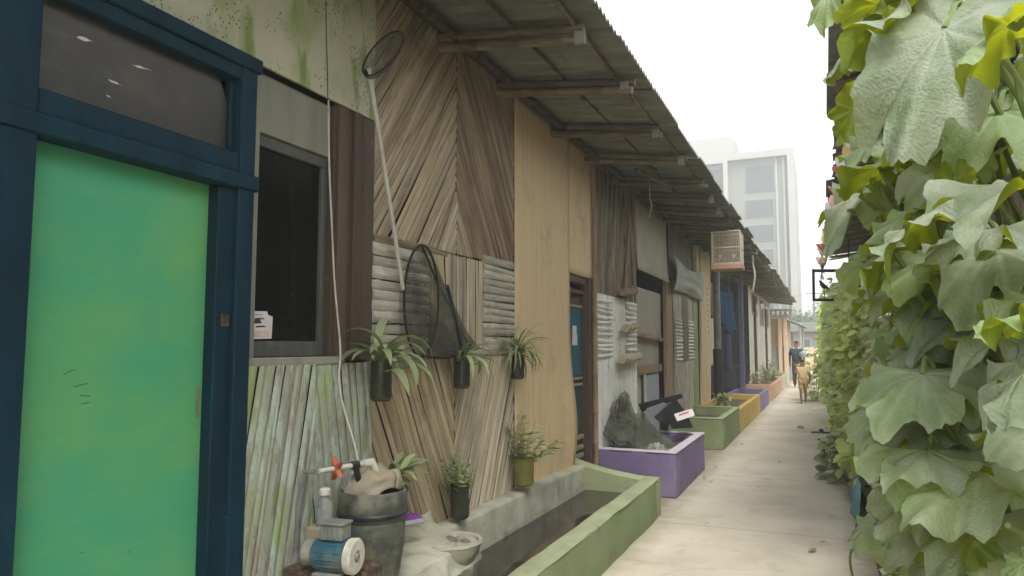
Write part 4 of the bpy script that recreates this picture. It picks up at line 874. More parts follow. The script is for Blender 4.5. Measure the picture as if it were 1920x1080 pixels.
hcx = -2.06; hy, _ = fyz(790, 560, hcx); hz = (fyz(786, 458, hcx)[1]+fyz(786, 668, hcx)[1])/2; rz = (fyz(786, 458, hcx)[1]-fyz(786, 668, hcx)[1])/2; rx = .075
tipy, tipz = fyz(893, 655, -2.13)
ring = [V((hcx+rx*math.sin(2*PI*k/36), hy-.0+.06*math.sin(2*PI*k/36), hz+rz*math.cos(2*PI*k/36)*(1 if math.cos(2*PI*k/36) > 0 else 1))) for k in range(37)]
MB().tube(ring, .0075, 6).build('hoop', 'net_edge', n2)
def bagf(u, v):
    p = ring[int(round(u*36)) % 36]; k = v
    zt = hz+(p.z-hz)*(1-k*.92); bot = (hz-rz)*(1-k)+(tipz-.02)*k; 
    zz = bot+(p.z-(hz-rz))*(1-k)**1.25*1.0+.02*k
    x = hcx+(p.x-hcx)*(1-k*.9)-.09*k; y = hy+(p.y-hy)+(tipy-hy)*k*(1+.08*math.sin(2*PI*u))
    return (max(FX+.03, x+.015*mnoise.noise(V((u*4, k*3, 0)))), y, zz-.03*math.sin(PI*k)*(1-abs(math.cos(PI*u))))
MB().grid(bagf, 36, 18, .5, True, lambda u, v: (u*1.7, v*.8, 0)).build('netting', 'net', n2)
MB().tube([bagf(0, v/12) for v in range(13)], .006, 6).build('seam', 'net_edge', n2)
MB().tube([bagf(.45, v/12)-V(()) if False else bagf(.5, v/12) for v in range(13)], .008, 6).build('gathered_hem', 'net_edge', n2)
q = V(bagf(.12, .3)); mb = MB()
pts = [V(bagf(.12, .22+.03*k))+V((.012, .004*mnoise.noise(V((k, 0, 0))), -.02*k)) for k in range(12)]
mb.tube(pts, [.012+.006*mnoise.noise(V((k*.9, 2, 0))) for k in range(12)], 6); mb.build('draw_cord', 'net_edge', n2)

# ------------------------------------------------------------------ heap in the purple planter
hp = thing('net_heap', 'tangled heap of grey black netting in the purple planter', 'netting', (-1.85, 7.9, .3))
def heap(u, v):
    x = -2.16+.64*v; y = 7.33+1.42*u; tent = (.5+.5*u/.48) if u < .48 else max(.02, 1-(u-.48)/.52)
    k = max(0, 1-v**1.3*.95); rid = abs(mnoise.noise(V((u*5-v*3, v*2.5, 2)))); n2 = abs(mnoise.noise(V((u*11+v*4, v*6, 9))))
    z = .28+.78*tent*k*(1-.75*rid)-.10*n2*tent+.025*mnoise.noise(V((u*19, v*15, 3)))
    return (x+.09*mnoise.noise(V((u*6, v*5, 8))), y+.05*mnoise.noise(V((u*6, v*5, 18))), z)
MB().grid(heap, 80, 44, .5, True, lambda u, v: (u*1.4, v*.8, 0)).build('netting', 'net_fine', hp)
MB().grid(lambda u, v: V(heap(u, v))*1+V((-.02, 0, -.05)), 40, 24, .5, True, lambda u, v: (v*.9, u*1.3, 0)).build('under_netting', 'net_fine', hp)
mb = MB(); mb.grid(lambda u, v: V((-1.78+.26*v, 7.34+.30*u, .40+.10*math.sin(PI*u)*math.sin(PI*v)+.05*mnoise.noise(V((u*7, v*7, 5))))), 18, 14, .5, False); pb = mb.build('plastic_bag', 'clear_plastic'); tag(pb, 'crumpled clear plastic bag beside the netting in the purple planter', 'bag')
mb = MB()
for k in range(9):
    y = 7.5+rnd.uniform(-.2, .2); x = FX+.06+rnd.uniform(0, .04); z0 = .45
    p = V((x, y, z0)); pts = [p]
    for i in range(4): p = p+V((rnd.uniform(-.01, .03), rnd.uniform(-.08, .1), rnd.uniform(.08, .16))); pts.append(p)
    mb.tube(pts, .0045, 4)
tw = mb.build('dry_twigs', 'post_dark'); tag(tw, 'dry black twigs standing against the white slats', 'twigs')
def board(name, label, cat, m, corners, th=.012, group=None):
    a, b, c, d = [V(p) for p in corners]; n = (b-a).cross(d-a).normalized()*th
    o = MB().add([a, b, c, d, a+n, b+n, c+n, d+n], [(3, 2, 1, 0), (4, 5, 6, 7), (0, 1, 5, 4), (1, 2, 6, 5), (2, 3, 7, 6), (3, 0, 4, 7)], .5).build(name, m, None, bevel=.003); return tag(o, label, cat, group)
G = 'black plastic scraps in the purple planter'
def q4(*a): return [atd(u, v, d) for u, v, d in a]
board('plastic_sheet', 'long black plastic strip topmost on the purple planter heap', 'plastic scrap', 'black_plastic', q4((1198, 757, 8.6), (1278, 738, 8.9), (1281, 746, 8.9), (1204, 772, 8.6)), .02, G)
board('plastic_sheet', 'grey plastic sheet lying under the long black strip', 'plastic scrap', 'sponge_grey', q4((1212, 766, 8.5), (1262, 748, 8.9), (1236, 778, 8.8), (1226, 782, 8.5)), .01, G)
board('plastic_sheet', 'folded black plastic flap behind the white paper card', 'plastic scrap', 'black_plastic', q4((1228, 782, 8.5), (1268, 748, 8.9), (1284, 770, 8.9), (1252, 800, 8.6)), .02, G)
board('plastic_sheet', 'black plastic scrap hanging off the far end of the purple planter', 'plastic scrap', 'black_plastic', q4((1255, 788, 8.5), (1290, 780, 8.7), (1300, 802, 8.7), (1262, 804, 8.5)), .02, G)
pc_ = board('paper_card', 'white printed card with red marks lying on the black plastic', 'card', 'paper', q4((1264, 776, 8.3), (1298, 766, 8.45), (1303, 779, 8.4), (1270, 790, 8.25)), .004)
box('timber_offcut', 'board_brown', None, -1.98, -1.62, 8.76, 8.92, .3, .34, .004); o = bpy.data.objects['timber_offcut']; tag(o, 'short timber offcut under the plastic scraps', 'timber')
mb = MB()
a, b, c, d = [V(p) for p in q4((1264, 776, 8.3), (1298, 766, 8.45), (1303, 779, 8.4), (1270, 790, 8.25))]; nn = (b-a).cross(d-a).normalized()*.0055
if nn.dot(CAM-a) < 0: nn = -nn*.3
P4 = lambda s, t: (a.lerp(b, s)).lerp(d.lerp(c, s), t)+nn
mb.add([P4(.2, .25), P4(.75, .2), P4(.75, .4), P4(.2, .45)], [(0, 1, 2, 3)], .5); mb.build('red_print', 'red_mark', pc_)

# ------------------------------------------------------------------ bird cage under the eave, laundry
cg = V(ony(1364, 470, 10.4)); cgt = thing('bird_cage', 'pale bamboo bird cage hanging below the eave', 'bird cage', tuple(cg))
wx, wy, hz_ = .19, .17, .25
mb = MB()
for sx in (-1, 1):
    for sy in (-1, 1): mb.tube([(cg.x+sx*wx, cg.y+sy*wy, cg.z-hz_), (cg.x+sx*wx, cg.y+sy*wy, cg.z+hz_)], .014, 6)
for z in (-hz_+.05, hz_, .02):
    for sx in (-1, 1): mb.tube([(cg.x+sx*wx, cg.y-wy, cg.z+z), (cg.x+sx*wx, cg.y+wy, cg.z+z)], .011, 6); mb.tube([(cg.x-wx, cg.y+sx*wy, cg.z+z), (cg.x+wx, cg.y+sx*wy, cg.z+z)], .011, 6)
mb.build('cage_frame', 'cage_bamboo', cgt)
mb = MB()
for k in range(1, 14):
    u = -1+2*k/14
    for sx in (-1, 1): mb.tube([(cg.x+sx*wx, cg.y+u*wy, cg.z-hz_), (cg.x+sx*wx, cg.y+u*wy, cg.z+hz_)], .0045, 5); mb.tube([(cg.x+u*wx, cg.y+sx*wy, cg.z-hz_), (cg.x+u*wx, cg.y+sx*wy, cg.z+hz_)], .0045, 5)
    mb.tube([(cg.x+u*wx, cg.y-wy, cg.z+hz_), (cg.x+u*wx, cg.y+wy, cg.z+hz_)], .0045, 5)
mb.build('bars', 'cage_bamboo', cgt)
box('tray', 'cage_tray', cgt, cg.x-wx-.02, cg.x+wx+.02, cg.y-wy-.02, cg.y+wy+.02, cg.z-hz_-.03, cg.z-hz_+.04, .006)
MB().tube([(cg.x-wx, cg.y, cg.z-.08), (cg.x+wx, cg.y, cg.z-.08)], .008, 6).build('perch', 'bamboo_pole', cgt)
for sx in (-.5, .5): MB().lathe([(.02, 0), (.035, .05), (.03, .05), (0, .02)], (cg.x+sx*wx, cg.y-wy+.05, cg.z-.12), 12).build('cup', 'white_pvc', cgt)
MB().tube([(cg.x, cg.y, cg.z+hz_), (cg.x, cg.y+.01, cg.z+hz_+.12), (cg.x+.0, cg.y, cg.z+hz_+.3)], .006, 6).build('hook', 'wire', cgt)
def cloth(name, label, cat, m, p0, p1, drop, folds=5, amp=.05, ax=(1, 0, 0)):
    p0, p1 = V(p0), V(p1); o = MB().grid(lambda u, v: p0.lerp(p1, u)+V((0, 0, -drop*v*(1-.15*math.sin(5*u+1))))+V(ax)*amp*math.sin(u*folds*2*PI+v)*(.3+v), 30, 14, .5).build(name, m, None, solid=.004); return tag(o, label, cat)
a = ony(1340, 545, 16.2); b = ony(1374, 550, 17.4)
cloth('laundry', 'dark blue cloth hanging in the porch below the bird cage', 'laundry', 'cloth_blue', a, b, .85, 4, .06)
a = ony(1318, 530, 15.6); b = ony(1338, 540, 16.1)
cloth('laundry', 'dull brown cloth hanging beside the blue one in the porch', 'laundry', 'board_brown', a, b, .6, 3, .04)
for k, (u0, u1, v, yy, lab) in enumerate(((1342, 1352, 690, 18.2, 'dark covered bundle against the porch wall near the grey pole'), (1368, 1386, 690, 19.5, 'dark covered bundle between the violet posts'), (1394, 1408, 690, 21.5, 'dark covered bundle behind the outer violet post'))):
    c = ony((u0+u1)/2, v, yy); c.z = .52
    o = blob('covered_bundle', 'cloth_dark', (min(-2.1, c.x)-.35, c.y, .5), (.36, .55, .5), None, k*5, 3.5, .2, 20); tag(o, lab, 'bundle')
# small plants and pots in the far planters
for k, (x, y, s_) in enumerate(((-1.75, 13.6, .3), (-1.95, 21.9, .4), (-1.75, 24.4, .7), (-1.9, 25.6, .35), (-1.7, 26.3, .35))):
    lab = ('sparse grey plant in the yellow planter', 'small pale plant near end of the orange planter', 'tall thin grey plant midway in the orange planter', 'low dark plant beside the tall one in the orange planter', 'small bushy plant at far end of the orange planter')[k]
    t = thing('planter_plant', lab, 'plant', (x, y, .32)); mb = MB(); st = MB(); r_ = random.Random(k)
    for q in range(10):
        az = r_.uniform(0, 6.3); p1 = V((x+.12*math.cos(az)*s_*2, y+.12*math.sin(az)*s_*2, .32+s_*r_.uniform(.5, 1.1))); st.tube([(x, y, .3), V((x, y, .3)).lerp(p1, .5)+V((0, 0, .05)), p1], .006, 4)
        for j in range(9): oval(mb, p1+V((r_.uniform(-.08, .08), r_.uniform(-.08, .08), r_.uniform(-.2, .08)*s_)), (r_.uniform(-1, 1), r_.uniform(-1, 1), r_.uniform(-.4, .6)), (0, .1, 1), .10, .05)
    mb.build('leaves', 'leaf_grey', t); st.build('stem', 'stem_green', t)
# ------------------------------------------------------------------ right-hand house and its eave
hR = thing('side_house', 'house behind the climbing plants, its dark weathered eave over the right edge of the lane', 'house', (1.25, 9, 0))
slat_panel('bamboo_panel', 'bamboo_dark', hR, 4.0, 16.5, .05, 3.5, 90, .09, -.014, 1.25, 1.5)
box('wall', 'interior', hR, 1.30, 1.36, -1, 16.5, 0, 3.5, 0)
slat_panel('bamboo_panel', 'bamboo_pale', hR, -1, 4.0, .05, 3.4, 90, .07, -.012, 1.27, 1.5)
roof(hR, 4.3, 16.3, [4.6+i*.72 for i in range(16)], edge=.11, slope=.12, back=3.6, xw=1.25, sgn=-1, rag=.05, sag=.06, m='roof_sheet', ties=False)
mb = MB()
for k in range(30):
    y = 4.5+k*.39; mb.slat((.12, y, 3.285-.01*(k % 3)), (1.2, y+rnd.uniform(-.1, .1), 3.42), .3, -.012, (0, 0, 1), seg=.5)
mb.build('roof_lining', 'bamboo_dark', hR)
# loose sticks tucked under the row's eave
for k, (p_, q_, lab) in enumerate((((1192, 318, 7.6), (1262, 352, 7.9), 'loose bamboo stick poking out low under the eave'), ((1200, 300, 7.4), (1232, 322, 7.3), 'short broken bamboo stick tucked under the eave'), ((1232, 300, 8.2), (1290, 318, 8.3), 'thin bamboo stick lying along the rafters near the eave edge'))):
    a, b = atd(*p_), atd(*q_); o = MB().tube([a, b], [.022, .018], 8, nodes=.3).build('bamboo_stick', 'bamboo_pole'); tag(o, lab, 'stick')
a = atd(1218, 338, 8.0); o = MB().tube(smooth([a, a+V((0, .01, -.2)), a+V((.02, 0, -.3)), a+V((-.02, .02, -.42))], 5), .006, 5).build('hanging_string', 'white_pvc'); tag(o, 'frayed string hanging from the rafters above the cardboard panel', 'string')
a = onx(1411, 470, -1.25); o = MB().tube(smooth([a, a+V((0, .01, -.25)), a+V((.03, 0, -.5)), a+V((-.02, .02, -.8))], 5), .018, 5).build('hanging_string', 'white_pvc'); tag(o, 'pale string dangling from the far ragged eave past the bird cage', 'string')
# bunting
bn = thing('bunting', 'string of small faded pennants in pink, white, yellow and blue along the dark eave', 'bunting', tuple(ony(1600, 240, 6)))
pts = [ony(1612, 150, 5.2), ony(1601, 236, 6.2), ony(1578, 318, 7.6), ony(1560, 376, 9.2), ony(1549, 430, 11), ony(1541, 470, 13), ony(1541, 505, 15)]
pts = smooth(pts, 5); MB().tube(pts, .006, 5).build('string', 'white_pvc', bn)
cols = ['flag_pink', 'flag_white', 'flag_yellow', 'flag_pink', 'flag_white', 'flag_yellow', 'flag_blue', 'flag_white', 'flag_red', 'flag_yellow', 'flag_blue', 'flag_pink']
for k in range(26):
    i = min(len(pts)-2, int(k/26*(len(pts)-1))); p = pts[i].lerp(pts[i+1], (k/26*(len(pts)-1)) % 1); w_ = .085+.02*(k % 3); L = .2+.05*(k % 2); a = rnd.uniform(-.5, .5)
    d = (pts[i+1]-pts[i]).normalized()*.6+V((rnd.uniform(-.7, .7), 0, 0)); d.normalize()
    MB().grid(lambda u, v: p+d*(u-.5)*w_*2*(1-.75*v)+V((.05*a*v+.025*math.sin(v*5+u*3+k), .03*a*v, -L*v)), 5, 7, .5).build('flag', cols[k % 12], bn)
# black square frame with a bird figure
fr_ = thing('bird_ornament', 'black square iron frame with a bird figure hung under the dark eave', 'ornament', tuple(ony(1550, 535, 12)))
A, B, Cc, D = [ony(u, v, 12.0) for u, v in ((1525, 507), (1586, 507), (1586, 562), (1526, 562))]
for dy in (0,):
    mb = MB()
    for p, q in ((A, B), (B, Cc), (Cc, D), (D, A)): mb.tube([p+(p-q).normalized()*.02, q+(q-p).normalized()*.02], .02, 4); mb.tube([p+V((0, .14, 0)), q+V((0, .14, 0))], .016, 4)
    for p in (A, B, Cc, D): mb.tube([p, p+V((0, .14, 0))], .016, 4)
    mb.build('frame_bars', 'black_iron', fr_)
MB().tube([B+V((.05, .07, 0)), B+V((.05, .07, .5))], .012, 6).build('hanger', 'black_iron', fr_)
bp = ony(1545, 537, 12.05)
mb = MB(); mb.tube([bp+V((.085, 0, -.05)), bp+V((.03, 0, -.015)), bp, bp+V((-.03, 0, .035)), bp+V((-.045, 0, .07)), bp+V((-.05, 0, .085)), bp+V((-.075, 0, .088))], [.006, .022, .038, .034, .022, .02, .003], 10); mb.tube([bp+V((0, 0, -.03)), bp+V((.0, 0, -.2))], .006, 5); mb.build('bird_figure', 'black_iron', fr_)

# ------------------------------------------------------------------ trellis
tr = thing('trellis_fence', 'rough dark posts with bamboo rails carrying the climbing plants', 'fence', (.6, 6, 0))
posts = []
for u0, v0, u1, v1, d in ((1728, 380, 1812, 1080, 2.25), (1700, 240, 1716, 700, 3.3)):
    a, b = atd(u0, v0, d), atd(u1, v1, d); e = (b-a).normalized(); b2 = b+e*((0-b.z)/e.z); a2 = a-e*.25
    posts.append((a2, b2)); k = [a2.lerp(b2, i/9)+V((.012*mnoise.noise(V((i*.8, u0, 0))), .012*mnoise.noise(V((i*.8, u0, 5))), 0)) for i in range(10)]
    MB().tube(k, [.028+.005*mnoise.noise(V((i, u0, 9))) for i in range(10)], 10, nodes=0).build('post', 'post_dark', tr)
for y in (4.6, 6.6, 8.8, 11, 14, 17, 20, 24): MB().tube([(.55-.02*(y-8), y, 0), (.53-.02*(y-8), y+.05, 1.7 if y < 8 else 2.5)], .03, 8).build('post', 'post_dark', tr)
for z in (.55, 1.1, 1.6): MB().tube([(.63, 1.0, z), (.62, 4.6, z+.02), (.5, 11, z), (.3, 20, z+.02), (.22, 24, z)], .016, 7).build('rail', 'bamboo_pole', tr)

# ------------------------------------------------------------------ the big-leaved climber beside the camera
def outline(th, seed):
    a = abs(th); k = seed % 7/7.0
    lob = ((0, 1.0, .34), (.9, .86-.1*k, .34), (1.8, .74-.08*k, .42), (2.6, .62, .36))
    r = max(q*math.exp(-((a-c)/w)**2*.5) for c, q, w in lob); r = .52+.48*r
    if a > 2.8: r *= 1-.6*((a-2.8)/.34)
    r *= 1+.13*mnoise.noise(V((th*2.2, seed*3.1, 0)))+.06*mnoise.noise(V((th*7, seed*1.3, 5)))
    t = (th*7.5+seed) % 1.0
    return r*(1+.06*(t if t < .75 else (1-t)*3)-.03)
VEINS = (0, .62, -.62, 1.25, -1.25, 2.1, -2.1)
def leaf_geo(base, tip, nrm, wf, seed, droop=.35, cup=.3, wave=.06, nth=120, nr=10):
    base, tip = V(base), V(tip); L = (tip-base).length; X = (tip-base)/L; Z = V(nrm); Z = (Z-X*Z.dot(X)).normalized(); Y = Z.cross(X)
    mb = MB(); vs, st = [base], [(0, 0, 1)]
    for i in range(1, nr+1):
        rho = i/nr
        for k in range(nth):
            th = -PI+2*PI*(k+.5)/nth; r = outline(th, seed)*rho; x, y = r*math.cos(th), r*math.sin(th)*wf
            vd = min(abs(th-v)*r for v in VEINS); vein = math.exp(-(vd/.028)**2)*(1-.6*rho)
            dv = min(abs(th-v) for v in VEINS)
            z = -droop*max(0, x)**2*.6-cup*(y*y)*.8-.10*(1 if x < 0 else 0)*x*x*3
            z += wave*rho**2*math.sin(th*(4+seed % 3)+seed*1.7)+wave*1.6*rho**2*mnoise.noise(V((x*2.6, y*2.6, seed)))+wave*.7*rho**4*math.sin(th*13+seed)+.03*min(dv, .35)*r*1.6-.008*vein
            z += .016*mnoise.noise(V((x*9, y*9, seed+4)))*rho
            vs.append(base+X*(x*L+droop*.12*L*0)+Y*(y*L)+Z*(z*L)); st.append((x*L*8, y*L*8, vein))
    fs = [(0, 1+k, 1+(k+1) % nth) for k in range(nth) if k != nth-1]
    for i in range(nr-1):
        for k in range(nth):
            if k == nth-1: continue
            a, b = 1+i*nth+k, 1+i*nth+(k+1) % nth; fs.append((a, a+nth, b+nth, b))
    return mb.add(vs, fs, random.Random(seed).random(), st, True)
sq = thing('squash_vine', 'climbing squash vine with very large pale furry leaves beside the lane', 'plant', (.6, 2.2, 0))
# base px, tip px, depth of base and of tip, side (+1 upper face seen, -1 underside seen), width, tilt to viewer, droop, cup
LV = [
 ((1800, -10), (1668, 268), 1.42, 1.30, 1, .74, .75, .4, .1), ((1905, 40), (1772, 88), 1.25, 1.20, -1, .95, .55, .3, .5),
 ((1990, 330), (1792, 352), 1.12, 1.02, 1, 1.05, .8, .4, .2), ((1720, 8), (1542, 104), 1.75, 1.70, -1, .75, .5, .3, .2),
 ((1664, 60), (1592, 128), 1.85, 1.85, -1, .95, .6, .2, .1), ((1562, -25), (1524, 40), 2.1, 2.05, 1, .8, .6, .7, .3),
 ((1640, -40), (1568, 46), 2.1, 2.1, -1, .9, .7, .3, .2), ((1592, 95), (1532, 140), 2.3, 2.25, -1, .7, .5, .5, .3),
 ((1606, 198), (1548, 275), 2.2, 2.2, -1, .8, .6, .4, .5), ((1652, 256), (1580, 310), 1.9, 1.85, 1, .75, .7, .3, .2),
 ((1656, 312), (1556, 336), 2.0, 1.95, -1, .85, .6, .3, .3), ((1748, 262), (1668, 308), 1.95, 1.9, -1, .8, .55, .3, .3),
 ((1800, 232), (1752, 282), 2.2, 2.2, -1, .9, .6, .2, .2), ((1652, 330), (1540, 425), 1.9, 1.75, 1, .55, .35, .4, .3),
 ((1640, 345), (1632, 362), 2.0, 2.0, -1, 1.6, .6, .2, .2), ((1800, 285), (1700, 372), 1.6, 1.52, 1, .75, .6, .4, .5),
 ((1790, 335), (1800, 402), 1.7, 1.7, -1, .9, .6, .3, .4), ((1752, 396), (1612, 452), 1.55, 1.5, -1, .75, .45, .5, .5),
 ((1748, 378), (1608, 446), 1.53, 1.47, 1, .35, .35, .3, .8), ((1630, 478), (1578, 540), 1.95, 1.9, 1, .85, .8, .3, .1),
 ((1895, 452), (1778, 520), 1.35, 1.22, 1, .95, .75, .5, .5), ((1812, 545), (1696, 580), 1.5, 1.42, 1, .55, .55, .4, .3),
 ((1945, 585), (1820, 602), 1.2, 1.15, -1, .55, .5, .3, .3), ((1950, 545), (1838, 578), 1.2, 1.12, 1, .4, .35, .3, .4),
 ((1915, 622), (1794, 656), 1.3, 1.22, 1, .65, .7, .3, .2), ((1790, 592), (1716, 652), 1.6, 1.55, 1, .75, .7, .4, .4),
 ((1768, 650), (1705, 655), 1.7, 1.7, -1, .9, .5, .2, .3), ((1718, 632), (1654, 682), 1.9, 1.85, -1, .7, .5, .5, .5),
 ((1770, 662), (1622, 746), 1.6, 1.5, 1, .55, .55, .3, .3), ((1850, 672), (1662, 765), 1.45, 1.33, 1, .6, .75, .25, .1),
 ((1930, 690), (1840, 770), 1.2, 1.15, -1, .8, .5, .5, .4), ((1925, 655), (1828, 765), 1.2, 1.12, 1, .35, .4, .4, .6),
 ((1642, 765), (1612, 832), 1.9, 1.82, 1, .85, .7, .8, .6), ((1664, 766), (1694, 800), 1.95, 1.95, -1, .9, .6, .3, .3),
 ((1825, 795), (1690, 892), 1.55, 1.45, 1, .6, .6, .4, .5), ((1705, 830), (1645, 850), 1.8, 1.75, -1, .5, .4, .3, .4),
 ((1760, 775), (1800, 800), 1.6, 1.6, -1, .8, .5, .3, .3), ((1885, 862), (1692, 962), 1.32, 1.2, 1, .82, .8, .3, .15),
 ((1975, 790), (1862, 835), 1.15, 1.08, 1, .95, .75, .3, .2), ((1880, 968), (1722, 1068), 1.35, 1.25, 1, .75, .55, .5, .9),
 ((1832, 1010), (1800, 1060), 1.5, 1.5, -1, 1.2, .5, .5, .5), ((1650, 972), (1598, 1020), 1.9, 1.85, 1, .85, .7, .6, .5),
 ((1694, 938), (1640, 978), 1.95, 1.9, 1, .9, .7, .5, .4), ((1722, 985), (1652, 1030), 1.75, 1.7, 1, .6, .5, .5, .6),
 ((1760, 1040), (1690, 1085), 1.6, 1.6, 1, .7, .5, .4, .5), ((1930, 1040), (1895, 1095), 1.15, 1.12, 1, .9, .6, .4, .3),
 ((1850, 110), (1800, 150), 1.9, 1.9, -1, .9, .6, .3, .3),
 ((1880, 150), (1860, 60), 1.6, 1.6, 1, .5, .6, .3, .3), ((1860, 300), (1830, 250), 2.1, 2.1, 1, .9, .6, .3, .3),
 ((1820, 360), (1790, 300), 2.3, 2.3, -1, .9, .6, .3, .3), ((1890, 520), (1930, 480), 1.6, 1.6, 1, .9, .6, .3, .3)]
r_ = random.Random(77)
stemx = [p[0].lerp(p[1], .5) for p in posts]
for i, ((bu, bv), (tu, tv), bd, td, side, wf, tilt, dr_, cp_) in enumerate(LV):
    b, t = atd(bu, bv, bd), atd(tu, tv, td); b = b.lerp(t, .24); tc = (CAM-b.lerp(t, .5)).normalized()
    if side < 0: b, t = atd(bu, bv, bd-.24), atd(tu, tv, td-.24); b = b.lerp(t, .1)
    tl = tilt*(.46 if side > 0 else .85); n = tc*tl*side+V((0, 0, 1))*(1-tl)*1.2+V((r_.uniform(-.1, .1), r_.uniform(-.1, .1), 0))
    lf = leaf_geo(b, t, n, wf*r_.uniform(.72, .92), i+1, dr_*1.3, cp_*1.4, .11).build('leaf', 'leaf_squash', sq, sharp=80)
    L = (t-b).length; end = b+V((.13+r_.uniform(0, .1), .10+r_.uniform(0, .1), -.24-r_.uniform(0, .16)))
    back = (b-t).normalized(); m1 = b+back*L*.3+V((.02, .02, -.03))
    MB().tube(smooth([b, b+back*L*.12-V((0, 0, .01)), m1, end], 4), [.0055]*5+[.006]*4+[.007]*4, 7).build('petiole', 'stem_green', lf)
for k in range(30):
    v = r_.uniform(-40, 600); u = r_.uniform(1640 if v < 500 else 1745, 1930); d = r_.uniform(1.45, 2.2); px = r_.uniform(60, 120); a_ = r_.uniform(1.9, 4.3)
    b, t = atd(u, v, d), atd(u+px*math.cos(a_)*1.0, v-px*math.sin(a_)*.6+px*.35, d-r_.uniform(0, .1)); sd = -1 if r_.random() < (.7 if v < 560 else .4) else 1; tl = r_.uniform(.35, .65)
    lf = leaf_geo(b, t, (CAM-b).normalized()*tl*sd+V((r_.uniform(-.2, .2), 0, 1-tl)), r_.uniform(.6, .85), 60+k, .5, .5, .11).build('leaf', 'leaf_squash', sq, sharp=80)
    MB().tube(smooth([b, b+(b-t)*.3, b+V((r_.uniform(.02, .2), .1, -.3))], 5), .0055, 6).build('petiole', 'stem_green', lf)
for k, (p_, q_, d) in enumerate((((1868, 95), (1925, 215), 1.2), ((1848, 170), (1880, 270), 1.7), ((1700, 160), (1752, 262), 1.75), ((1655, 268), (1692, 345), 1.8), ((1612, 368), (1662, 430), 1.75),
    ((1652, 322), (1690, 420), 1.75), ((1742, 430), (1772, 530), 1.6), ((1752, 410), (1800, 470), 1.6), ((1700, 480), (1745, 560), 1.7), ((1688, 490), (1722, 566), 1.75), ((1718, 50), (1738, 112), 1.6),
    ((1860, 120), (1870, 300), 1.75), ((1822, 130), (1838, 270), 1.8), ((1790, 140), (1803, 262), 1.8), ((1890, 985), (1925, 1040), 1.15), ((1590, 395), (1640, 404), 1.8), ((1770, 690), (1800, 760), 1.7), ((1835, 560), (1850, 640), 1.6))):
    a, b = atd(*p_, d), atd(*q_, d+.06); c_ = b+(b-a)*.9+V((.04, .05, -.06))
    MB().tube(smooth([a, a.lerp(b, .5)+V((.008, 0, .008)), b, c_], 5), [.005]*6+[.0065]*10, 7).build('stalk', 'stem_green', sq)
for k in range(46):
    v = r_.uniform(430, 1080); u = r_.uniform(1712 if v < 900 else 1680, 1930); d = r_.uniform(1.35, 1.95); px = r_.uniform(65, 135); a_ = r_.uniform(2.6, 3.9)
    b, t = atd(u, v, d), atd(u+px*math.cos(a_), v-px*math.sin(a_)*.4+px*.3, d-r_.uniform(0, .1)); tl = r_.uniform(.15, .4)
    lf = leaf_geo(b, t, (CAM-b).normalized()*tl+V((r_.uniform(-.25, .15), r_.uniform(-.2, .1), 1-tl)), r_.uniform(.65, .9), 130+k, .6, .5, .11).build('leaf', 'leaf_squash', sq, sharp=80)
    MB().tube(smooth([b, b+(b-t)*.25, b+V((r_.uniform(.05, .2), .1, -.3))], 5), .005, 6).build('petiole', 'stem_green', lf)
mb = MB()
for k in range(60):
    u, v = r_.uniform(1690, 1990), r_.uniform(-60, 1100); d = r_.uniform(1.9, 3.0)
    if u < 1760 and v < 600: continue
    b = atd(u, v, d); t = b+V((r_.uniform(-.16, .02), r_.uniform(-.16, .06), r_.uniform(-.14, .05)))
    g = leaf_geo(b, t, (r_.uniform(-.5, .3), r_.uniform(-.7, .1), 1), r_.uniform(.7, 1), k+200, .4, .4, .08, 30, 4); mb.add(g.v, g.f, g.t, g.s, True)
mb.build('inner_foliage', 'leaf_squash_shaded', sq, sharp=80)
for a2, b2 in posts:
    for q in range(2):
        ph = q*2+a2.x*9; MB().tube([b2.lerp(a2, j/24)+V((.045*math.cos(ph+j*.9), .045*math.sin(ph+j*.9), 0)) for j in range(25)], .008, 6).build('vine_stem', 'stem_green', sq)
for k in range(8):
    a = atd(r_.uniform(1700, 1860), r_.uniform(380, 1000), r_.uniform(1.7, 2.2)); pts = [a+V((-.02*j+.05*math.sin(j*.8+k), .03*j, -.05*j+.02*math.sin(j*1.3))) for j in range(9)]
    MB().tube(smooth(pts, 3), .004, 5).build('tendril', 'stem_green', sq)

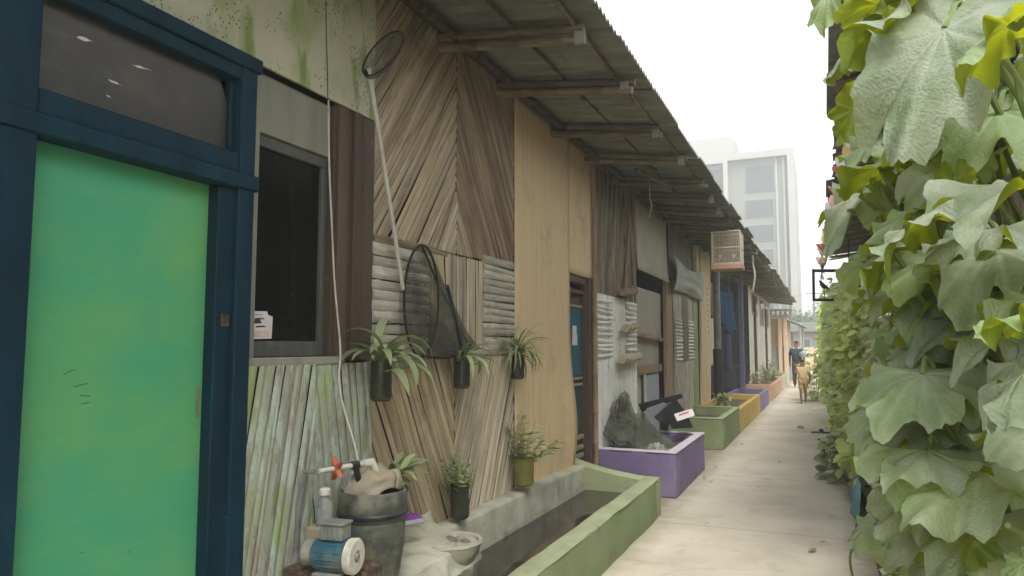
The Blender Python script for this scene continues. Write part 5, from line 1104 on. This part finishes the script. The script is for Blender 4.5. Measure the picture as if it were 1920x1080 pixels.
# ------------------------------------------------------------------ smaller climbers along the lane
def climber(name, label, y0, y1, n, z0, ztop, m, seed, sz=(.07, .15), xo=0, thick=.35, cat='plant', stems=8):
    r = random.Random(seed); t = thing(name, label, cat, (.4, (y0+y1)/2, 0), 'climbing plants on the lane trellis'); mb = MB()
    edge = lambda y: .26-.022*(y-8)+xo
    for k in range(n):
        y = r.uniform(y0, y1); zt = ztop(y)+.18*mnoise.noise(V((y*1.7, seed, 0)))*2; z = z0+(zt-z0)*r.random()**.9
        g = mnoise.noise(V((y*1.3, z*1.5, seed)))+.5*mnoise.noise(V((y*3, z*3, seed+3)))
        if g < -.30: continue
        x = edge(y)+.20*g*-1+thick*r.random()**1.6+ (.12*max(0, z-zt+.3))
        L = r.uniform(*sz)*(1+.4*g); az = r.uniform(-PI, PI); d = V((math.cos(az)*.8-.35, math.sin(az)*.8-.25, r.uniform(-.9, .35)))
        nn = V((-.55+r.gauss(0, .35), -.4+r.gauss(0, .35), .75+r.gauss(0, .25))); tt = min(1, max(0, .5+.35*g+r.gauss(0, .2)))
        oval(mb, (x, y, z), d, nn, L, L*r.uniform(.65, .95), tt, r.uniform(.05, .3))
    mb.build('foliage', m, t)
    for k in range(stems):
        y = y0+(y1-y0)*(k+.5)/stems; x = edge(y)+.22; pts = [V((x+.05*math.sin(j*1.1+k), y+.08*math.sin(j*.7+k*2), ztop(y)*.9*j/8)) for j in range(9)]; MB().tube(smooth(pts, 2), .008, 5).build('stem', 'stem_green', t)
    return t
climber('climbing_vine', 'grey green climber on the trellis just past the big furry leaves', 4.4, 7.6, 2600, .25, lambda y: 1.45+.13*(y-4.4), 'leaf_grey', 5, (.05, .10), .12)
climber('climbing_vine', 'bright yellow green vine covering the trellis past the blue sheet', 7.4, 11.5, 3900, .15, lambda y: 1.95+.12*(y-7.4), 'leaf_vine_yellow', 6, (.07, .13))
climber('climbing_vine', 'mid green vine on the trellis beside the hanging black frame', 11.3, 16.5, 3800, .1, lambda y: 2.45+.03*(y-11), 'leaf_vine', 7, (.08, .15))
climber('climbing_vine', 'farthest yellow green vine on the trellis, beside the walking child', 16.2, 26, 4200, .0, lambda y: 2.7, 'leaf_vine_yellow', 8, (.1, .19), .04, .4)
# low plants at the lane edge
def lowplant(label, x, y, n, h, w_, m, seed, sz):
    r = random.Random(seed); t = thing('leafy_plant', label, 'plant', (x, y, 0)); mb = MB(); st = MB()
    for k in range(n):
        az = r.uniform(0, 2*PI); rr = w_*r.random()**.6; z = h*r.random()**.7*(1-.4*(rr/w_)); p = V((x+rr*math.cos(az), y+rr*math.sin(az)*1.3, z+.02)); L = r.uniform(*sz)
        if k % 6 == 0: st.tube([(x+rr*.3*math.cos(az), y+rr*.3*math.sin(az), 0), p], .004, 4)
        oval(mb, p, (math.cos(az)*.8+r.gauss(0, .4), math.sin(az)*.8+r.gauss(0, .4), r.uniform(-.5, .5)), (r.gauss(0, .35)-.2, r.gauss(0, .35)-.3, 1), L, L*r.uniform(.55, .85), None, r.uniform(.1, .3))
    mb.build('foliage', m, t); st.build('stem', 'stem_green', t); return t
lowplant('low pale speckled plant at the foot of the big furry leaves', .52, 4.3, 800, .5, .28, 'leaf_grey', 31, (.035, .07))
lowplant('low pale plant in front of the speckled one, by the bottom edge of the lane', .46, 3.4, 700, .5, .26, 'leaf_grey', 32, (.035, .07))
lowplant('bushy green plant leaning over the lane beside the blue sheet', .22, 9.0, 300, .62, .3, 'leaf_pot', 33, (.08, .14))
lowplant('bushy grey green plant behind the blue sheet', .72, 7.4, 600, .85, .32, 'leaf_grey', 34, (.05, .1))
lowplant('dark leafy plant sticking out over the lane near the two people', -.32, 21.5, 160, 1.6, .3, 'leaf_vine', 35, (.14, .24))
lg = thing('lemongrass', 'arching clump of long grass blades above the blue sheet', 'grass clump', (.42, 7.3, 0)); mb = MB(); r_ = random.Random(3)
rs = rnd; rnd = r_
for k in range(70): strap(mb, (.50+r_.uniform(-.08, .12), 8.3+r_.uniform(-.2, .2), .05), r_.uniform(1.6, 5.2), r_.uniform(.9, 1.5), r_.uniform(.6, 1.15), .016, r_.uniform(.8, 2.6), 9, None, .15)
rnd = rs; mb.build('blades', 'leaf_grey', lg)
# blue plastic sheet edging
a = [onz(1620, 988, 0), onz(1600, 905, 0)]
bs_ = MB().grid(lambda u, v: (.175+.02*u+.055*v+.018*mnoise.noise(V((u*7, v*4, 0)))+.012*math.sin(u*22+v*3), 6.7+2.8*u, .36*v*(1+.12*mnoise.noise(V((u*4, 0, 3)))) if v < .999 else .36*(1+.12*mnoise.noise(V((u*4, 0, 3))))), 60, 12, .5).build('plastic_sheet', 'blue_sheet', None, solid=.004)
tag(bs_, 'sky blue plastic sheet edging the planting bed', 'plastic sheet')
# litter and sandals
def sandal(loc, rz, label):
    t = thing('sandal', label, 'sandal', loc, 'sandals left on the lane'); M = Matrix.Translation(V(loc)) @ Matrix.Rotation(rz, 4, 'Z')
    prof = [(-.12, .03), (-.08, .036), (0, .03), (.06, .042), (.11, .036), (.13, .015)]
    vs = []
    for z in (0, .022):
        vs += [M @ V((x, w, z)) for x, w in prof]+[M @ V((x, -w, z)) for x, w in prof[::-1]]
    n = 12; MB().add(vs, [tuple(range(n))[::-1], tuple(range(n, 2*n))]+[(i, (i+1) % n, n+(i+1) % n, n+i) for i in range(n)], .5).build('sole', 'sandal', t, bevel=.004)
    MB().grid(lambda u, v: M @ V((.02+.05*v, .042*math.cos(PI*u), .022+.045*math.sin(PI*u))), 10, 3, .2).build('strap', 'black_plastic', t)
p1, p2 = onz(1535, 812), onz(1548, 826)
sandal((p1.x, p1.y, .004), .3, 'dark sandal farther from the camera, beside the hedge'); sandal((p1.x+.2, p1.y+.05, .004), .6, 'dark sandal touching the hedge edge'); sandal((p2.x, p2.y, .004), .1, 'dark sandal nearest the camera on the lane')
p = onz(1556, 803); o = blob('stone', 'peach_wall', (p.x, p.y, .03), (.09, .07, .05), None, 3, 2.3, .3, 14); tag(o, 'pinkish stone beside the sandals', 'stone')
p = onz(1501, 803); o = blob('stone', 'stone', (p.x, p.y, .02), (.06, .05, .03), None, 8, 2.3, .3, 12); tag(o, 'small pebble alone in the middle of the lane', 'stone')
for (u, v, w_, lab) in ((1532, 739, .5, 'longer white paper scrap on the lane behind the child'), (1534, 766, .25, 'small white paper scrap on the lane near the hedge')):
    p = onz(u, v); o = MB().grid(lambda s, q: (p.x+(s-.5)*w_, p.y+(q-.5)*.4, .008+.012*max(0, mnoise.noise(V((s*3, q*3, u))))), 8, 6, .5).build('paper_scrap', 'paper'); tag(o, lab, 'paper')

r_ = random.Random(5)
for k in range(14):
    y = r_.uniform(4.8, 15); x = r_.choice([r_.uniform(-.1, .22), r_.uniform(-1.36, -1.2), r_.uniform(-1.2, .1)]); mb = MB(); a_ = r_.uniform(0, 6.3)
    oval(mb, (x, y, .012), (math.cos(a_), math.sin(a_), .05), (0, 0, 1), r_.uniform(.05, .1), r_.uniform(.03, .05), None, -.15); o = mb.build('fallen_leaf', r_.choice(['leaf_grey', 'cardboard', 'board_brown'])); tag(o, 'small dry leaf fallen on the concrete lane', 'leaf', 'dry leaves fallen on the lane')

# ------------------------------------------------------------------ people
def skin(name, pts, edges, rad, m, parent, root=0, lv=2):
    me = bpy.data.meshes.new(name+'_cage'); me.from_pydata([tuple(p) for p in pts], edges, []); o = bpy.data.objects.new(name+'_cage', me); COL.objects.link(o)
    sk = o.modifiers.new('skin', 'SKIN'); sk.use_smooth_shade = True
    for i, v in enumerate(me.skin_vertices[0].data): v.radius = rad[i] if isinstance(rad[i], tuple) else (rad[i], rad[i]); v.use_root = (i == root)
    ss = o.modifiers.new('sub', 'SUBSURF'); ss.levels = lv; ss.render_levels = lv
    dg = bpy.context.evaluated_depsgraph_get(); dg.update(); m2 = bpy.data.meshes.new_from_object(o.evaluated_get(dg)); m2.name = name
    bpy.data.objects.remove(o); a = m2.attributes.new('tint', 'FLOAT', 'POINT'); a.data.foreach_set('value', [.5]*len(m2.vertices))
    off = V((0, 0, 0)); q = parent
    while q is not None: off += q.location; q = q.parent
    for v in m2.vertices: v.co -= off
    m2.materials.clear(); m2.materials.append(MT[m]); r = bpy.data.objects.new(name, m2); COL.objects.link(r); r.parent = parent; return r
def person(label, loc, h, rz, shirt, shorts, lean=.0, stride=.18, armsw=.2, shortlen=.29, bend=0, baggy=1, long=False):
    t = thing('person', label, 'person', loc); M = Matrix.Translation(V(loc)) @ Matrix.Rotation(rz, 4, 'Z'); P = {}
    def J(n, x, y, z): P[n] = M @ V((x*h, y*h, z*h))
    J('pel', 0, 0, .52); J('waist', 0, lean*.3, .62); J('chest', 0, lean*.8, .73); J('neck', 0, lean*1.15, .83); J('hb', 0, lean*1.35+.005, .875); J('head', 0, lean*1.6+.012, .93); J('crown', 0, lean*1.7+.0, .965); J('nose', 0, lean*1.6+.075, .915)
    for s, q in (('l', -1), ('r', 1)):
        sw = stride*q*.5
        J('ear'+s, q*.052, lean*1.55, .925)
        J('hip'+s, q*.052, 0, .505); J('knee'+s, q*.056, sw*.55+.02, .28); J('ank'+s, q*.055, sw-.02*(1 if sw < 0 else 0), .045); J('toe'+s, q*.06, sw+.09, .016); 
        aw = -armsw*q*.5
        J('sh'+s, q*.105, lean*1.05, .80); J('el'+s, q*.14, lean*.9+aw*.6-.01, .64); J('wr'+s, q*.14, lean*.9+aw+.05, .515); J('pm'+s, q*.138, lean*.9+aw+.07, .475)
        for k in range(4): J('f%d%s' % (k, s), q*.135, lean*.9+aw+.055+.014*k, .425+.004*abs(k-1.5)); 
        J('th'+s, q*.118, lean*.9+aw+.10, .455)
    N = list(P); I = {n: i for i, n in enumerate(N)}; R0 = dict(pel=.075, waist=.068, chest=.083, neck=.03, hb=.038, head=.06, crown=.045, nose=.009)
    for s in 'lr': R0.update({'ear'+s: .012, 'hip'+s: .055, 'knee'+s: .035, 'ank'+s: .022, 'toe'+s: .016, 'sh'+s: .036, 'el'+s: .026, 'wr'+s: .018, 'pm'+s: .018, 'th'+s: .006, **{'f%d%s' % (k, s): .0052 for k in range(4)}})
    E = [('pel', 'waist'), ('waist', 'chest'), ('chest', 'neck'), ('neck', 'hb'), ('hb', 'head'), ('head', 'crown'), ('head', 'nose')]
    for s in 'lr': E += [('head', 'ear'+s), ('pel', 'hip'+s), ('hip'+s, 'knee'+s), ('knee'+s, 'ank'+s), ('ank'+s, 'toe'+s), ('chest', 'sh'+s), ('sh'+s, 'el'+s), ('el'+s, 'wr'+s), ('wr'+s, 'pm'+s), ('pm'+s, 'th'+s)]+[('pm'+s, 'f%d%s' % (k, s)) for k in range(4)]
    skin('body', [P[n] for n in N], [(I[a], I[b]) for a, b in E], [R0[n]*h for n in N], 'skin', t)
    def sub(name, names, edges, rad, m, extra={}):
        Q = {n: (extra[n] if n in extra else P[n]) for n in names}; ii = {n: i for i, n in enumerate(names)}
        skin(name, [Q[n] for n in names], [(ii[a], ii[b]) for a, b in edges], [rad[n]*h for n in names], m, t)
    ex = {'hem': P['pel'].lerp(P['waist'], -.15)}
    for s in 'lr': ex['sl'+s] = P['sh'+s].lerp(P['el'+s], .75); ex['leg'+s] = P['hip'+s].lerp(P['knee'+s], .92 if shortlen < .3 else .8)
    sub('shirt', ['chest', 'waist', 'hem', 'neckb', 'shl', 'shr', 'sll', 'slr'], [('chest', 'waist'), ('waist', 'hem'), ('chest', 'neckb'), ('chest', 'shl'), ('chest', 'shr'), ('shl', 'sll'), ('shr', 'slr')],
        dict(chest=.098*baggy, waist=.09*baggy, hem=.098*baggy, neckb=.045, shl=.047, shr=.047, sll=.045, slr=.045), shirt, {**ex, 'neckb': P['chest'].lerp(P['neck'], .8)})
    sub('shorts', ['pel', 'hipl', 'hipr', 'legl', 'legr'], [('pel', 'hipl'), ('pel', 'hipr'), ('hipl', 'legl'), ('hipr', 'legr')], dict(pel=.085, hipl=.066, hipr=.066, legl=.052, legr=.052), shorts, ex)
    if long: sub('trousers', ['hipl', 'kneel', 'ankl', 'pel', 'hipr', 'kneer', 'ankr'], [('pel', 'hipl'), ('hipl', 'kneel'), ('kneel', 'ankl'), ('pel', 'hipr'), ('hipr', 'kneer'), ('kneer', 'ankr')], dict(pel=.08, hipl=.064, hipr=.064, kneel=.05, kneer=.05, ankl=.036, ankr=.036), shorts, {})
    sub('hair', ['head', 'crown', 'back'], [('head', 'crown'), ('crown', 'back')], dict(head=.062, crown=.055, back=.05), 'hair', {'head': P['head']+(M.to_3x3() @ V((0, -.016*h, .012*h))), 'crown': P['crown']+(M.to_3x3() @ V((0, -.01*h, .008*h))), 'back': P['head']+(M.to_3x3() @ V((0, -.03*h, -.005*h)))})
    return t, P
p = onz(1507, 757); person('small child in peach shirt and gold shorts walking away down the lane', (p.x, p.y, .003), 1.16, .12, 'shirt_peach', 'shorts_gold', .05, .24, .3, baggy=1.2)
p = onz(1496, 727); t_, P_ = person('person in dark teal shirt walking ahead of the child with a pale bag', (p.x, p.y, .003), 1.72, .05, 'shirt_teal', 'shorts_maroon', .03, .12, .2, baggy=1.2, long=True)
hb = ony(1508, 660, p.y-.18)-V((0, 0, .02)); bg_ = MB().lathe([(.02, .02), (.05, -.04), (.17, -.1), (.19, -.2), (.12, -.27), (0, -.28)], (hb.x, hb.y, hb.z+.1), 16, .5, Matrix.Diagonal((1, .6, 1)), wob=.2).build('carry_bag', 'sponge_grey'); tag(bg_, 'pale bag carried by the person in the dark teal shirt', 'bag')

# ------------------------------------------------------------------ far end of the lane
fw = MB().box(-1.9, 6, 51.8, 52, 0, 1.45).build('boundary_wall', 'peach_wall', None, bevel=.02); tag(fw, 'low pinkish wall closing the far end of the lane', 'wall')
fh = thing('far_house', 'hazy grey house with flat roof beyond the low pinkish wall', 'house', (0, 58, 0)); box('wall', 'hazy_dark', fh, -2.2, 8, 57, 62, 0, 2.6, .02); box('roof', 'facade_green', fh, -2.5, 8.3, 56.6, 62.4, 2.6, 3.3, .03)
for x in (-1.4, .3): w_ = box('window', 'white_wall', fh, x-.45, x+.45, 56.95, 57.0, 1.1, 2.1); box('pane', 'facade_glass', w_, x-.38, x+.38, 56.93, 56.955, 1.17, 2.03, 0)
def tree(label, x, y, h, cr, seed, group='trees beyond the lane'):
    r = random.Random(seed); t = thing('tree', label, 'tree', (x, y, 0), group)
    tk = MB(); tk.tube([(x, y, 0), (x+.1, y, h*.3), (x-.05, y, h*.6)], [.2, .15, .1], 8); 
    for k in range(7): a = r.uniform(0, 6.3); tk.tube([(x, y, h*r.uniform(.35, .55)), (x+cr*.7*math.cos(a), y+cr*.7*math.sin(a), h*r.uniform(.6, .85))], [.07, .03], 5)
    tk.build('trunk', 'post_dark', t); mb = MB(); cl = [(V((x+r.uniform(-1, 1)*cr*.7, y+r.uniform(-1, 1)*cr*.7, h*r.uniform(.5, .92))), r.uniform(.35, .6)*cr) for _ in range(12)]
    for k in range(1400):
        c, q = r.choice(cl); d = V((r.gauss(0, 1), r.gauss(0, 1), r.gauss(0, .8))).normalized()*q*r.random()**.4; L = r.uniform(.18, .34)
        oval(mb, c+d, (r.uniform(-1, 1), r.uniform(-1, 1), r.uniform(-.6, .4)), (r.gauss(0, .4), -.4+r.gauss(0, .4), 1), L, L*.6)
    mb.build('crown', 'leaf_far', t)
tree('hazy round tree left of the far grey house', -2.6, 68, 5.0, 2.0, 1); tree('hazy tree directly behind the far grey house', .3, 70, 5.4, 2.4, 2); tree('tallest hazy tree at far right beyond the hedge', 4, 66, 6.5, 2.6, 3); tree('small hazy tree hidden low beside the peach house', -4.8, 60, 4.0, 1.8, 4)
tw_ = thing('utility_pole', 'thin utility pole beyond the far grey house', 'pole', (-.9, 75, 0)); MB().tube([(-.9, 75, 0), (-.9, 75, 7.2)], [.12, .09], 8).build('mast', 'hazy_dark', tw_); box('crossarm', 'hazy_dark', tw_, -1.6, -.2, 74.95, 75.05, 6.6, 6.7)
wr = MB().tube([(-1.5+ -18*j/10, 75+30*j/10, 6.7-.9*math.sin(PI*j/10)) for j in range(11)], .02, 5); [wr.tube([(-.3+12*j/10, 75-20*j/10, 6.7-.9*math.sin(PI*j/10)-.3*q) for j in range(11)], .015, 5) for q in (0, 1)]
wr.build('cables', 'hazy_dark', tw_)

# tower block
TY = 80.0; T = lambda u, v, dy=0: ony(u, v, TY+dy)
tb = thing('tower_block', 'tall white tower block with pale green window bay rising behind the row', 'building', (-6, TY, 0))
xl, xr = T(1366, 400).x, T(1479, 400).x; xR = T(1491, 400).x; xL = T(1250, 400).x; zt = T(1425, 282).z; zb = T(1425, 295).z
xs0, xs1 = T(1318, 340).x, T(1356, 340).x; zs1 = T(1340, 307).z
zslot = T(1340, 307).z
mb = MB(); TD = 14
mb.box(xR-1.0 if False else xr, xR, TY, TY+TD, 0, zt); mb.box(xs1, xl, TY, TY+TD, 0, zt); mb.box(xl, xr, TY, TY+TD, zb, zt); mb.box(xL, xs1, TY, TY+TD, zslot, zt); mb.box(xL, xs0-.0, TY, TY+TD, 0, zslot)
mb.build('wall', 'white_wall', tb)
MB().box(xl, xr, TY+.7, TY+TD-.1, 0, zb-.01).build('green_bay', 'facade_green', tb); MB().box(xs0, xs1, TY+.6, TY+TD-.1, 0, zslot-.01).build('grey_bay', 'facade_green', tb)
for va, vb in ((307, 358), (371, 406), (419, 452), (465, 500), (513, 548), (560, 596)):
    w_ = box('window', 'facade_green', tb, T(1394, va).x, T(1452, va).x, TY+.62, TY+.7, T(1420, vb).z, T(1420, va).z, .03); box('pane', 'facade_glass', w_, T(1397, va).x, T(1449, va).x, TY+.58, TY+.63, T(1420, vb-2).z, T(1420, va+2).z, 0)
    w_ = box('window', 'grey_metal', tb, xs0+.1, xs1-.1, TY+.5, TY+.6, T(1420, vb).z, T(1420, va).z, .03); box('pane', 'facade_glass', w_, xs0+.2, xs1-.2, TY+.46, TY+.51, T(1420, vb-2).z, T(1420, va+2).z, 0)
for u in (1457, 1471): box('mullion', 'white_wall', tb, T(u, 400).x-.1, T(u, 400).x+.1, TY+.5, TY+.7, 0, zb-.02, .01)
box('roof_room', 'white_wall', tb, T(1280, 260).x, T(1368, 260).x, TY+4, TY+10, zt, T(1340, 258, 4).z, .03); box('roof_tank', 'facade_green', tb, T(1448, 280).x, T(1462, 280).x, TY+2, TY+4, zt, zt+.6, .03)
# ------------------------------------------------------------------ humid air
HZ = MB().box(-420, 420, -120, 720, -1.2, 34).build('haze', 'paper'); kind(HZ, 'stuff')
hm = bpy.data.materials.new('haze'); hm.use_nodes = True; ht = hm.node_tree; ht.nodes.clear(); ho = ht.nodes.new('ShaderNodeOutputMaterial'); pv = ht.nodes.new('ShaderNodeVolumePrincipled')
pv.inputs['Color'].default_value = (.93, .95, .95, 1); pv.inputs['Density'].default_value = HAZE; pv.inputs['Anisotropy'].default_value = .2; ht.links.new(pv.outputs[0], ho.inputs['Volume'])
HZ.data.materials.clear(); HZ.data.materials.append(hm)
# ------------------------------------------------------------------ daylight: bright overcast
w = bpy.data.worlds.new('World'); sc.world = w; w.use_nodes = True; nt = w.node_tree
bg = nt.nodes['Background']; sky = nt.nodes.new('ShaderNodeTexSky'); sky.sky_type = 'NISHITA'; sky.sun_disc = False
SEL, SAZ = R_(58), R_(150)
sky.sun_elevation = SEL; sky.sun_rotation = SAZ; sky.air_density = 1.0; sky.dust_density = 1.5; sky.ozone_density = 1
hs = nt.nodes.new('ShaderNodeHueSaturation'); hs.inputs['Saturation'].default_value = .2
nt.links.new(sky.outputs[0], hs.inputs['Color']); nt.links.new(hs.outputs[0], bg.inputs['Color']); bg.inputs['Strength'].default_value = .12
sl = bpy.data.lights.new('sun', 'SUN'); so = bpy.data.objects.new('sun', sl); COL.objects.link(so)
sl.energy = .9; sl.angle = R_(25); sl.color = (1, .975, .935)
sd = V((math.sin(SAZ)*math.cos(SEL), math.cos(SAZ)*math.cos(SEL), math.sin(SEL)))
so.rotation_euler = (-sd).to_track_quat('-Z', 'Y').to_euler(); so.location = (0, 0, 12)
vs = sc.view_settings; vs.view_transform = 'Standard'; vs.look = 'None'; vs.exposure = EXPO; vs.gamma = 1
cy = sc.cycles; cy.use_denoising = True; cy.max_bounces = 8; cy.transparent_max_bounces = 16; cy.volume_bounces = 1
cy.volume_max_steps = 64; cy.use_adaptive_sampling = True; cy.adaptive_threshold = .02; cy.sample_clamp_indirect = 8; cy.caustics_reflective = False; cy.caustics_refractive = False
